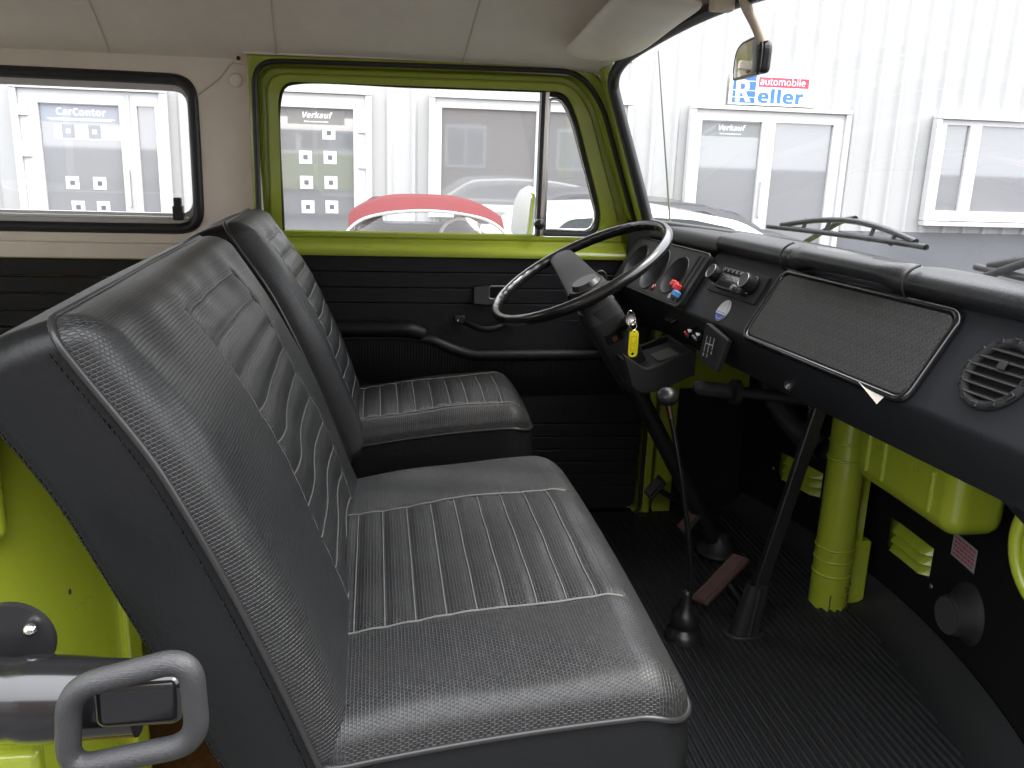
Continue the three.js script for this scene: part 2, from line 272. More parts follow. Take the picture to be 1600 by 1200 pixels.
// ---------------------------------------------------------------- cars in the yard
{
  const c = thing('red_topped_convertible', 'pale classic convertible with red fabric roof outside driver window', 'car');
  const z0 = -5.6, cx = 0.4;
  M.redCloth = std(lin(0.1, 0.006, 0.009), 0.8, { bumpMap: fabricBump, bumpScale: 0.001 }); M.carWhite = phys(lin(0.72, 0.72, 0.7), 0.3, { clearcoat: 1, clearcoatRoughness: 0.05 });
  const half = (y) => y; // roof shell
  obj('fabric_roof', grid(30, 20, (u, v) => { const s = u * 2 - 1, a = Math.sign(s) * Math.pow(Math.abs(s), 0.9); const k = 1 - 0.18 * v * v; return [cx + a * 0.6 * k, 0.605 - 0.14 * Math.pow(Math.abs(a), 3.2) - 0.1 * v * v + 0.015 * Math.sin(v * 3), z0 - v * 1.25]; }, (u, v) => [u, v]), M.redCloth, c);
  obj('roof_front', grid(30, 8, (u, v) => { const t = u * 2 - 1, a = Math.sign(t) * Math.pow(Math.abs(t), 0.9); return [cx + a * 0.6, 0.605 - 0.14 * Math.pow(Math.abs(a), 3.2) - 0.085 * Math.pow(v, 1.4), z0 + 0.2 * v]; }), M.redCloth, c);
  const wsTop = [[cx - 0.64, 0.26, z0 + 0.4], [cx - 0.6, 0.36, z0 + 0.26], [cx - 0.47, 0.45, z0 + 0.21], [cx, 0.515, z0 + 0.205], [cx + 0.47, 0.45, z0 + 0.21], [cx + 0.6, 0.36, z0 + 0.26], [cx + 0.64, 0.26, z0 + 0.4]];
  obj('windscreen_frame', tube(wsTop, 0.012, false, 60), M.dullMetal, c);
  obj('cockpit', box(cx - 0.56, cx + 0.56, 0.0, 0.285, z0 - 1.2, z0 + 0.2, 0.04), M.trimCar0 = std(lin(0.06, 0.055, 0.055), 0.8), c);
  obj('windscreen', grid(16, 4, (u, v) => [cx + (u * 2 - 1) * lerp(0.6, 0.5, v), lerp(0.26, 0.5, v) - 0.09 * v * Math.pow(Math.abs(u * 2 - 1), 3), z0 + lerp(0.4, 0.215, v) - 0.03 * Math.abs(u * 2 - 1) ** 2]), M.glass, c);
  // rear of the roof with its window opening
  obj('roof_back', plate(roundPoly([[cx - 0.6, 0.1], [cx + 0.6, 0.1], [cx + 0.56, 0.42], [cx + 0.42, 0.53], [cx - 0.42, 0.53], [cx - 0.56, 0.42]], 0.04), [roundPoly(rect(cx - 0.33, 0.29, cx + 0.33, 0.455), 0.05)], z0 - 1.28, z0 - 1.25, 0), M.trimCar = std(lin(0.1, 0.09, 0.09), 0.9), c);
  obj('body', grid(24, 24, (u, v) => { const s = u * 2 - 1, a = Math.sign(s) * Math.pow(Math.abs(s), 0.7), L = lerp(z0 + 1.5, z0 - 2.4, v), e = Math.pow(Math.sin(Math.PI * clamp(v * 0.94 + 0.03, 0, 1)), 0.25); return [cx + a * 0.78 * e, 0.26 * e + (1 - e) * -0.2 - 0.55 * Math.pow(Math.abs(a), 4), L]; }), M.carWhite, c);
  obj('steering_wheel', new THREE.TorusGeometry(0.17, 0.014, 8, 40).rotateX(-0.35).translate(cx + 0.3, 0.26, z0 - 0.25), M.white, c);
  for (const [x, z] of [[-0.66, 0.95], [0.66, 0.95], [-0.66, -1.55], [0.66, -1.55]]) obj('wheel', new THREE.CylinderGeometry(0.29, 0.29, 0.16, 24).rotateZ(Math.PI / 2).translate(cx + x, GY + 0.29, z0 + z), M.rubber, c);
}
M.carGlass = phys(lin(0.06, 0.07, 0.07), 0.05, { clearcoat: 1 });
M.carDark = phys(lin(0.02, 0.02, 0.022), 0.35, { clearcoat: 0.5 });
function saloon(name, label, zn, cab, glass, bodyX, mat) { // cab, glass: side outlines; zn: nearest side
  const c = thing(name, label, 'car');
  obj('cabin', plate(roundPoly(cab, 0.12, 6), null, zn - 1.35, zn, 0.09), mat, c);
  obj('side_window', plate(roundPoly(glass, 0.05, 5), null, zn - 0.03, zn + 0.006, 0.003), M.carGlass, c);
  obj('body', plate(roundPoly([[bodyX[0], GY + 0.2], [bodyX[1], GY + 0.2], [bodyX[1], 0.1], [bodyX[1] - 0.5, 0.24], [bodyX[0] + 0.3, 0.26], [bodyX[0], 0.1]], 0.12), null, zn - 1.45, zn + 0.12, 0.08), mat, c);
  for (const x of [bodyX[0] + 0.75, bodyX[1] - 0.75]) for (const z of [zn + 0.06, zn - 1.4]) obj('wheel', new THREE.CylinderGeometry(0.31, 0.31, 0.18, 24).rotateX(Math.PI / 2).translate(x, GY + 0.31, z), M.rubber, c);
}
saloon('white_car', 'white car parked just beyond the far end of the dashboard', -5.6, [[0.9, 0.2], [1.4, 0.52], [2.0, 0.555], [2.6, 0.535], [3.05, 0.47], [3.6, 0.2]], [[1.3, 0.24], [1.55, 0.46], [2.0, 0.5], [2.6, 0.48], [2.95, 0.42], [3.25, 0.24]], [-0.1, 3.75], M.carWhite);
saloon('dark_car', 'dark roofed car behind the white car by the showroom wall', -7.7, [[1.6, 0.1], [2.3, 0.47], [2.8, 0.5], [3.4, 0.49], [3.9, 0.4], [4.4, 0.1]], [[2.0, 0.2], [2.4, 0.4], [2.9, 0.43], [3.5, 0.42], [4.0, 0.2]], [0.9, 4.7], M.carDark);

// ---------------------------------------------------------------- van body shell
const wxB = (z) => 0.90 + 0.072 * z - 0.33 * z * z, wxT = (z) => 0.645 + 0.06 * z - 0.075 * z * z, wyT = (z) => 1.285 - 0.17 * z * z;
const WS = (z, t) => V(lerp(wxB(z), wxT(z), t), lerp(0.835, wyT(z), t), z);
const arch = (z) => { const a = Math.abs(z); return a < 0.3 ? 1.41 - 0.12 * a * a : lerp(1.399, 1.2, Math.pow((a - 0.3) / 0.475, 1.3)); };
const xf = (z) => 1.185 - 0.27 * (z + 0.12) ** 2;       // bowed front
const van = thing('van_body', 'lime green van body around the cab with beige headliner', 'van body');
{
  const roofAt = (x, z) => { const d = Math.max(0, wxT(z) - x), yt = Math.min(wyT(z) + 0.012, arch(z)); return yt + (arch(z) - yt) * (1 - Math.exp(-d / 0.1)); };
  const liner = obj('headliner', grid(90, 60, (u, v) => { const z = lerp(-0.775, 0.775, v), x = lerp(-2.6, wxT(z) + 0.004, Math.pow(u, 0.6)); return [x, roofAt(x, z), z]; }, (u, v, q) => [q[0], q[2]]), M.liner, van);
  for (const x of [-1.15, -0.62, -0.235, 0.215]) obj('seam', tube(Array.from({ length: 24 }, (_, i) => { const z = lerp(-0.77, 0.77, i / 23); return [x + 0.03 * (1 - (z / 0.78) ** 2), roofAt(x, z) - 0.001, z]; }), 0.0022, false, 80, 6), M.linerSeam, liner);
  obj('roof_skin', grid(30, 30, (u, v) => { const z = lerp(-0.86, 0.86, v), x = lerp(-2.65, wxT(z * 0.88) + 0.05, u); return [x, roofAt(x, z * 0.9) + 0.05 - 0.06 * Math.pow(Math.abs(z / 0.86), 6), z]; }), M.cream, van);
  // left side wall behind the door, with window
  const more = [roundPoly(rect(-2.45, 0.78, -1.6, 1.158), 0.05, 6)];
  const winO = roundPoly(rect(-1.5, 0.78, -0.428, 1.158), 0.05, 8), winI = roundPoly(rect(-1.475, 0.815, -0.447, 1.128), 0.04, 8);
  const wall = obj('side_wall', plate([[-2.6, 0.752], [-0.288, 0.752], [-0.296, 1.235], [-2.6, 1.235]], [winO, ...more], -0.80, -0.775, 0.002), M.cream, van);
  obj('window_ledge', box(-2.6, -0.29, 0.712, 0.752, -0.8, -0.768, 0.006), M.cream, van);
  obj('lower_wall', box(-2.6, -0.29, -0.05, 0.712, -0.84, -0.78, 0), M.green, van);
  const strips = [[0.668, 0.71], [0.625, 0.666], [0.582, 0.623], [0.539, 0.58], [0.0, 0.537]];
  for (const [a, b] of strips) obj('trim_strip', box(-2.6, -0.292, a, b, -0.78, -0.768, 0.004), M.trim, van);
  const ws = obj('rear_window_seal', tube(roundPoly(rect(-1.49, 0.79, -0.437, 1.148), 0.05, 8).map(([x, y]) => [x, y, -0.778]), 0.014, true, 240, 12), M.seal, van);
  const wf = obj('rear_window_frame', plate(winO, [roundPoly(rect(-1.468, 0.828, -0.452, 1.12), 0.035, 8)], -0.797, -0.782, 0.003), M.alu, van);
  obj('slide_rail', box(-1.46, -0.46, 0.812, 0.82, -0.782, -0.772, 0.002), M.alu, wf);
  obj('slide_rail', box(-1.46, -0.46, 0.797, 0.804, -0.782, -0.774, 0.002), M.alu, wf);
  obj('pane', box(-1.48, -0.44, 0.81, 1.13, -0.792, -0.789, 0), M.glass, wf);
  const la = obj('window_latch', box(-0.497, -0.472, 0.812, 0.848, -0.782, -0.755, 0.004), M.plastic, van);
  obj('latch_lever', box(-0.494, -0.475, 0.842, 0.868, -0.775, -0.758, 0.004), M.plastic, la);
  // door surround (green) on the left
  const doorOut = [[-0.285, -0.01], [-0.285, 1.196], [0.512, 1.206], [0.575, 1.135], [0.68, 0.84], [0.752, 0.70], [0.757, -0.01]];
  const doorHole = roundPoly(doorOut, [0.03, 0.055, 0.08, 0.06, 0.1, 0.1, 0.04], 8);
  obj('door_surround', plate([[-0.3, -0.06], [-0.3, 1.21], [0.3, 1.216], [0.54, 1.214], [0.6, 1.16], [0.7, 0.86], [0.775, 0.70], [0.78, -0.06]], [doorHole], -0.79, -0.742, 0.006), M.green, van);
  obj('headliner_edge', [plate([[-0.31, 1.2105], [0.3, 1.2165], [0.545, 1.2145], [0.6, 1.165], [0.62, 1.26], [-0.31, 1.27]], null, -0.79, -0.744, 0.002)], M.liner, van);
  obj('door_seal', tube(doorHole.map(([x, y]) => [x, y, -0.741]), 0.0065, true, 400, 8), M.seal, van);
  // windscreen pillar wrapping from the door opening to the screen
  obj('screen_pillar', grid(30, 14, (u, v) => {
    const y = lerp(0.70, 1.225, u), xd = y > 0.84 ? lerp(0.70, 0.60, (y - 0.84) / 0.3) : lerp(0.775, 0.70, (y - 0.70) / 0.14), t = clamp((y - 0.835) / 0.37, -0.3, 1), e = WS(-0.672, t);
    const b = Math.sin(v * Math.PI) * 0.02; return [lerp(xd - 0.012, e.x + 0.01, v) - b * 0.6, y, lerp(-0.748, -0.672, v) + b * 0.3];
  }), M.green, van);
  obj('hinge_pillar', [box(0.762, 0.785, 0, 0.72, -0.79, -0.735, 0.006), box(0.795, 0.85, 0, 0.8, -0.8, -0.742, 0.006), box(0.75, 0.95, 0, 0.8, -0.83, -0.795, 0)], M.green, van);
  obj('footwell_side', box(0.852, 1.1, 0, 0.36, -0.84, -0.78, 0), M.trim, van);
  obj('footwell_side', [box(0.852, 1.1, 0.362, 0.6, -0.84, -0.775, 0.01), box(0.852, 0.98, 0.602, 0.78, -0.84, -0.775, 0.01)], M.green, van);
  obj('footwell_side', box(0.86, 1.02, 0, 0.8, 0.76, 0.82, 0), M.green, van);
  obj('front_skin', grid(40, 16, (u, v) => { const z = lerp(-0.85, 0.85, u), y = lerp(-0.3, 0.84, v), k = smooth(0.5, 0.84, y); return [lerp(xf(z) + 0.03, wxB(z) + 0.035, k), y, z]; }), M.green, van);
  obj('cowl', grid(40, 4, (u, v) => { const z = lerp(-0.8, 0.85, u); return [wxB(z) + lerp(0.0, 0.036, v), 0.818 + 0.004 * v, z]; }), M.plasticMatt, van);
  // rear of the cabin, right wall and sills (mostly out of view; they keep the light in the cabin real)
  obj('rear_wall', [box(-2.66, -2.6, -0.05, 0.78, -0.82, 0.82, 0), box(-2.66, -2.6, 1.2, 1.42, -0.82, 0.82, 0), box(-2.66, -2.6, 0.782, 1.198, -0.82, -0.62, 0), box(-2.66, -2.6, 0.782, 1.198, 0.62, 0.82, 0)], M.cream, van);
  obj('tail_window_pane', box(-2.635, -2.63, 0.77, 1.21, -0.63, 0.63, 0), M.glass, van);
  for (const z of [-0.79, 0.8]) obj('rear_side_pane', box(-2.47, -1.58, 0.76, 1.18, z - 0.002, z + 0.002, 0), M.glass, van);
  obj('right_side_pane', box(-1.52, -0.66, 0.76, 1.17, 0.798, 0.802, 0), M.glass, van);
  obj('right_wall', plate([[-2.6, -0.05], [-0.55, -0.05], [-0.55, 1.24], [-2.6, 1.24]], [roundPoly(rect(-1.5, 0.78, -0.68, 1.15), 0.05), roundPoly(rect(-2.45, 0.78, -1.6, 1.15), 0.05)], 0.775, 0.82, 0.003), M.cream, van);
  obj('right_roof_rail', box(-0.45, 0.66, 1.235, 1.29, 0.745, 0.83, 0.012), M.green, van);
  obj('sill', box(-0.4, 0.9, -0.3, -0.012, 0.72, 0.86, 0.02), M.green, van);
  obj('sill', box(-0.4, 0.9, -0.3, -0.012, -0.86, -0.76, 0.02), M.green, van);
  // right door post beside the bench
  const turnPost = (g) => g.rotateY(0.9).translate(-0.41, 0, 0.66);
  const post = obj('door_post', [turnPost(box(-0.3, 0.17, -0.05, 0.8, -0.035, 0, 0.008)), turnPost(box(0.15, 0.175, -0.05, 0.8, -0.02, 0.012, 0.006)), turnPost(box(-0.2, 0.02, 0.6, 0.74, -0.002, 0.022, 0.014)), box(-0.62, -0.5, 0.8, 1.24, 0.7, 0.845, 0.01), box(-0.45, -0.296, -0.05, 0.49, 0.85, 0.872, 0.008)], M.green, van);
  for (const [x, y] of [[0.1, 0.63], [0.13, 0.58], [0.09, 0.5]]) obj('rust_spot', turnPost(new THREE.SphereGeometry(0.0025, 8, 6).scale(0.8, 1.6, 0.3).translate(x, y, 0)), M.rust, post);
  obj('bulkhead', box(-0.46, -0.43, 0.0, 0.6, -0.78, 0.78, 0.005), M.green, van);
  // strap trim on the pillar beside the door
  obj('pillar_trim', tube([[-0.297, 1.165, -0.767], [-0.291, 1.0, -0.767], [-0.283, 0.76, -0.767]], 0.0085, false, 20), M.cream, van);
  obj('liner_seam', tube([[-0.425, 1.112, -0.774], [-0.37, 1.155, -0.773], [-0.34, 1.19, -0.773], [-0.31, 1.2, -0.773]], 0.002, false, 20, 6), M.linerSeam, van);
}
// windscreen
const scr = thing('windscreen', 'wide curved windscreen in a black rubber seal above the dashboard', 'windscreen');
{
  const o = roundPoly([[-0.672, 0.0], [0.84, 0.0], [0.84, 1.0], [-0.672, 1.0]], [0.03, 0.02, 0.03, 0.14], 10);
  const pts = []; for (let i = 0; i < o.length; i++) { const a = o[i], b = o[(i + 1) % o.length], n = Math.max(1, Math.ceil(Math.abs(a[0] - b[0]) / 0.06 + Math.abs(a[1] - b[1]) / 0.2)); for (let k = 0; k < n; k++) pts.push(WS(lerp(a[0], b[0], k / n), lerp(a[1], b[1], k / n))); }
  obj('seal', tube(pts, 0.0145, true, 400, 10), M.seal, scr);
  obj('pane', grid(40, 12, (u, v) => { const p = WS(lerp(-0.665, 0.835, u), lerp(0.01, 0.995, v)); return [p.x + 0.006, p.y, p.z]; }), M.glass, scr);
}

// ---------------------------------------------------------------- floor
structure('cab_floor', box(-2.6, 1.18, -0.05, -0.004, -0.84, 0.8, 0), M.board);
structure('bounce_rear_floor', box(-2.6, -0.47, -0.003, 0.06, -0.765, 0.77, 0.005), std(lin(0.4, 0.37, 0.33), 0.8));  // unseen pale floor, added to bounce light onto the headliner
{
  const m = thing('floor_mat', 'black ribbed rubber mat covering the cab floor', 'mat');
  obj('sheet', grid(40, 40, (u, v) => { const z = lerp(-0.75, 0.75, v), xe = xf(z) - 0.006, x = lerp(0.1, xe, u), k = Math.max(0, x - (xe - 0.075)); return [x, 0.001 + k * k * 9, z]; }, (u, v, q) => [q[0], q[2]]), M.rubber, m);
  const g = []; for (let i = 0; i < 50; i++) { const x = 0.28 + i * 0.0165, za = -0.7, zb = x > 1.0 ? lerp(0.5, -0.06, (x - 1.0) / 0.1) : 0.74; if (zb > za + 0.1) g.push(new THREE.CylinderGeometry(0.0052, 0.0052, zb - za, 6, 1).rotateX(Math.PI / 2).translate(x, 0.0015, (za + zb) / 2)); }
  const r = obj('ribs', g, M.rubber, m); r.userData.kind = 'stuff';
}
{
  const c = thing('coir_mat', 'brown woven coir mat on the floor behind the bench', 'mat');
  obj('mat', box(-0.42, -0.2, 0.05, 0.065, 0.0, 0.74, 0.004), std(0xffffff, 0.95, { map: tex(128, 128, (u, v, i, j) => { const k = (i >> 2) + (j >> 2) & 1 ? 1 : 0.6, n = at(N256, i * 2, j * 2); return [0.5 * k + 0.2 * n, 0.33 * k + 0.15 * n, 0.14 * k + 0.1 * n]; }, [14, 14], true) }), c);
  obj('riser', box(-0.42, -0.21, -0.003, 0.05, 0.0, 0.74, 0.004), M.board, c);
}

// ---------------------------------------------------------------- seats
function sdRR(x, z, hx, hz, r) { const qx = Math.abs(x) - hx + r, qz = Math.abs(z) - hz + r; return -(Math.hypot(Math.max(qx, 0), Math.max(qz, 0)) + Math.min(Math.max(qx, qz), 0) - r); }
function cushionTop(o) { // a: first axis half, b: second axis half, height(a,b); returns geometry in (a, h, b)
  const { ha, hb, r, R, na, nb } = o;
  const f = (u, v) => {
    const eu = 1 - 2 * u, ev = 1 - 2 * v; // denser near the edges
    let s = -Math.sin(eu * Math.PI / 2) * 0.45 - eu * 0.55, t = -Math.sin(ev * Math.PI / 2) * 0.45 - ev * 0.55;
    let a = s * ha, b = t * hb; const rho = Math.max(Math.abs(s), Math.abs(t));
    if (rho > 0.4) { // pull the corners onto the rounded outline
      let pa = a / rho, pb = b / rho; const ca = Math.sign(pa) * (ha - r), cb = Math.sign(pb) * (hb - r);
      if (Math.abs(pa) > ha - r && Math.abs(pb) > hb - r) { const d = Math.hypot(pa - ca, pb - cb) || 1; pa = ca + (pa - ca) * r / d; pb = cb + (pb - cb) * r / d; }
      const k = smooth(0.4, 1, rho); a = lerp(a, pa * rho, k); b = lerp(b, pb * rho, k);
    }
    return [a, o.h(a, b), b];
  };
  return grid(na, nb, f, (u, v, q) => { // follow the roll of the edge so that the weave keeps its size
    const ea = ha - Math.abs(q[0]), eb = hb - Math.abs(q[2]), d = edgeDrop(Math.max(0, Math.min(ea, eb)), R) * 0.85; let a = q[0], b = q[2];
    if (eb < ea) b += Math.sign(b) * d; else a += Math.sign(a) * d;
    return o.swap ? [b, a] : [a, b]; });
}
const redo = (g) => { g.computeVertexNormals(); return g; };
const edgeDrop = (e, R) => { const k = clamp(1 - e / R, 0, 1); return R * (1 - Math.sqrt(1 - k * k)); };
function rrOutline(ha, hb, r, n = 10) { const p = []; for (const [sa, sb, a0] of [[1, 1, 0], [-1, 1, 1], [-1, -1, 2], [1, -1, 3]]) for (let k = 0; k <= n; k++) { const t = (a0 + k / n) * Math.PI / 2; p.push([sa * (ha - r) + r * Math.cos(t), sb * (hb - r) + r * Math.sin(t)]); } return p; }
function densify(p, d) { const o = []; for (let i = 0; i < p.length; i++) { const a = p[i], b = p[(i + 1) % p.length], n = Math.max(1, Math.round(Math.hypot(a[0] - b[0], a[1] - b[1]) / d)); for (let k = 0; k < n; k++) o.push([lerp(a[0], b[0], k / n), lerp(a[1], b[1], k / n)]); } return o; }
function skirt(out, top, bot) { // wall between two curves given by functions of (a,b)
  const P = out.concat([out[0]]); let L = 0; const l = P.map((p, i) => i ? (L += Math.hypot(p[0] - P[i - 1][0], p[1] - P[i - 1][1])) : 0);
  return grid(P.length - 1, 10, (u, v) => { const p = P[Math.round(u * (P.length - 1))]; const h = lerp(top(p[0], p[1]), bot(p[0], p[1]), v), bul = 0.006 * Math.sin(v * Math.PI); const n = Math.hypot(p[0], p[1]) || 1; return [p[0] * (1 + bul / n), h, p[1] * (1 + bul / n)]; }, (u, v) => [l[Math.round(u * (P.length - 1))], v * 0.15]);
}
function makeSeat(name, label, group, z0, z1, pleat) {
  const S = thing(name, label, 'car seat', group);
  const hb = ((pleat.near ?? z1) - z0) / 2, zc = (z0 + (pleat.near ?? z1)) / 2; // the squab may be narrower than the backrest
  // ---- squab: a = x, b = z
  const xa = -0.085, xb = pleat.front || 0.372, ha = (xb - xa) / 2, xc = (xa + xb) / 2, r = 0.05, R = 0.045;
  const pz0 = pleat.z0 - zc, pz1 = pleat.z1 - zc, px = Array.from({ length: 9 }, (_, k) => -0.03 + k * 0.04);
  const inPan = (b) => smooth(pz0 - 0.006, pz0 + 0.004, b) * (1 - smooth(pz1 - 0.004, pz1 + 0.006, b));
  const base = (a, b) => { const x = a + xc; return 0.393 + 0.17 * Math.max(0, x + 0.06) - 0.18 * Math.max(0, x + 0.02) ** 2 + 0.014 * (1 - (b / hb) ** 2) - 0.02 * smooth(0.3, 0.375, x) + pleat.rise; };
  const H = (a, b) => {
    const x = a + xc, e = sdRR(a, b, ha, hb, r); let h = base(a, b) - edgeDrop(e, R);
    const ip = inPan(b);
    if (ip > 0) { let m = 1; for (const p of px) { const d = Math.abs(x - p); m = Math.min(m, d); } h += ip * (x > -0.05 && x < 0.315 ? 0.0028 * smooth(0, 0.014, m) - 0.0022 : 0); }
    const s = Math.min(Math.abs(b - pz0), Math.abs(b - pz1)); if (x < 0.33) h -= 0.0022 * Math.exp(-((s / 0.006) ** 2));
    h += 0.0012 * (Math.sin(x * 31 + b * 17) + Math.sin(b * 43 - x * 23)) * smooth(0, 0.05, e);
    return h;
  };
  const off = (g) => g.translate(xc, 0, zc);
  const top = obj('seat_cushion', off(cushionTop({ ha, hb, r, R, na: 240, nb: 150, h: H, swap: true })), M.seat, S);
  for (const x of px) obj('pleat_seam', tube(Array.from({ length: 14 }, (_, i) => { const b = lerp(pz0, pz1, i / 13); return [x, H(x - xc, b) + 0.0008, b + zc]; }), 0.0011, false, 40, 6), M.seam, top);
  for (const b of [pz0, pz1]) obj('panel_seam', tube(Array.from({ length: 20 }, (_, i) => { const x = lerp(-0.07, 0.325, i / 19); return [x, H(x - xc, b) + 0.0008, b + zc]; }), 0.0017, false, 60, 6), M.seam, top);
  const out = densify(rrOutline(ha, hb, r), 0.02);
  obj('cushion_piping', tube(out.map(([a, b]) => [a * 1.004 + xc, H(a * 0.9999, b * 0.9999) - 0.004, b * 1.004 + zc]), 0.004, true, 300, 8), M.piping, S);
  obj('cushion_side', off(skirt(out, (a, b) => base(a, b) - R - 0.003, () => 0.255)), M.vinyl, S);
  obj('seat_base', box(xa + 0.02, xb - 0.05, 0.0, 0.27, z0 + 0.03, z1 - 0.03, 0.01), M.board, S);
  if (pleat.runner) obj('seat_runner', box(xb - 0.09, xb - 0.02, 0.245, 0.258, z0 + 0.01, z0 + 0.04, 0.002), M.green, S);
  const hB = (z1 - z0) / 2, zB = (z0 + z1) / 2;
  // ---- backrest: a = height u, b = z, h = out along the normal
  const P0 = V(-0.05, 0.33, 0), U = V(-0.40614, 0.91381, 0), Nn = V(0.91381, 0.40614, 0), Hu = 0.575, hu = Hu / 2, rb = 0.032, Rb = 0.042;
  const map = new THREE.Matrix4().makeBasis(U, Nn, V(0, 0, 1)).setPosition(P0.clone().addScaledVector(U, hu).setZ(zB));
  const qz0 = pleat.b0 - zB, qz1 = pleat.b1 - zB, us = Array.from({ length: 11 }, (_, k) => 0.505 - k * 0.0485 - hu);
  const crown = (a, b) => 0.036 + 0.028 * Math.sin(clamp((hu - a) / Hu, 0, 1) * Math.PI) * (1 - 0.5 * (b / hB) ** 2) - 0.014 * smooth(0.1, hu, a) - pleat.dish * Math.exp(-((b - (qz0 + qz1) / 2) ** 2) / 0.03) * 0.012;
  const wave = (b, k) => { const t = (b - qz0) / (qz1 - qz0); return pleat.wave * smooth(1.5, 5, k) * 0.008 * Math.sin(t * 6.0 + 0.5); };
  const HB = (a, b) => {
    const e = sdRR(a, b, hu, hB, rb); let h = crown(a, b) - edgeDrop(e, Rb);
    const ip = smooth(qz0 - 0.008, qz0 + 0.006, b) * (1 - smooth(qz1 - 0.006, qz1 + 0.008, b));
    if (ip > 0) { let m = 1; us.forEach((p, k) => { m = Math.min(m, Math.abs(a - p - wave(b, k))); }); if (a < us[0] + 0.03) h += ip * pleat.puff * (smooth(0, 0.019, m) - 0.75); }
    const s = Math.min(Math.abs(b - qz0), Math.abs(b - qz1)); if (a < us[0] + 0.01) h -= 0.0022 * Math.exp(-((s / 0.006) ** 2));
    h += (0.0016 * Math.sin(a * 27 + b * 11) + 0.0014 * Math.sin(b * 31 - a * 19) + 0.002 * Math.sin(b * 52 + 1) * smooth(0.12, 0.26, a)) * smooth(0, 0.06, e);
    return h;
  };
  const bk = obj('backrest', redo(cushionTop({ ha: hu, hb: hB, r: rb, R: Rb, na: 240, nb: 150, h: HB, swap: true }).applyMatrix4(map)), M.seatBack, S);
  us.forEach((p, k) => obj('pleat_seam', tube(Array.from({ length: 18 }, (_, i) => { const b = lerp(qz0, qz1, i / 17), a = p + wave(b, k); return V(a, HB(a, b) + 0.0004, b).applyMatrix4(map); }), 0.0012, false, 50, 6), k < 3 ? M.seamDark : M.seam, bk));
  for (const b of [qz0, qz1]) obj('panel_seam', tube(Array.from({ length: 24 }, (_, i) => { const a = lerp(-hu + 0.02, us[0], i / 23); return V(a, HB(a, b) + 0.0003, b).applyMatrix4(map); }), 0.0012, false, 60, 6), M.seamDark, bk);
  const outb = densify(rrOutline(hu, hB, rb), 0.02);
  obj('backrest_piping', tube(outb.map(([a, b]) => V(a * 1.003, HB(a * 0.9999, b * 0.9999) - 0.002, b * 1.003).applyMatrix4(map)), 0.004, true, 300, 8), M.piping, S);
  const rear = (a) => -0.096 + 0.03 * smooth(0.0, -hu, a) * 0 - 0.02 * smooth(0.1, hu, a);
  obj('backrest_side', redo(skirt(outb, (a, b) => crown(a, b) - Rb - 0.001, (a) => rear(a)).applyMatrix4(map)), M.vinyl, S);
  obj('backrest_rear', redo(cushionTop({ ha: hu, hb: hB, r: rb, R: 0.02, na: 20, nb: 20, h: (a, b) => rear(a) - 0.012 * smooth(0, 0.06, sdRR(a, b, hu, hB, rb)) }).applyMatrix4(map)), M.vinyl, S);
  // stitches along the near side edges
  const st = []; for (let i = 0; i < 70; i++) { const a = lerp(-hu + rb, hu - rb, i / 69); for (const h of [rear(a) + 0.004, crown(a, hB) - Rb - 0.011]) st.push(rod(V(a, h, hB + 0.0045), V(a + 0.005, h, hB + 0.0045), 0.0008, 0.0008, 5).applyMatrix4(map)); }
  const sm = obj('stitching', st, M.stitch, S); sm.userData.kind = 'stuff';
  return S;
}
makeSeat('bench_seat', 'wide black vinyl passenger bench seat nearest the viewer', 'front seats', -0.06, 0.735, { z0: 0.17, z1: 0.55, b0: 0.1, b1: 0.47, wave: 1, puff: 0.003, dish: 1, rise: 0, runner: false });
makeSeat('driver_seat', 'black vinyl single driver seat beside the far door', 'front seats', -0.70, -0.29, { near: -0.335, front: 0.36, z0: -0.625, z1: -0.375, b0: -0.625, b1: -0.375, wave: 0, puff: 0.0042, dish: 0, rise: 0.006, runner: true });

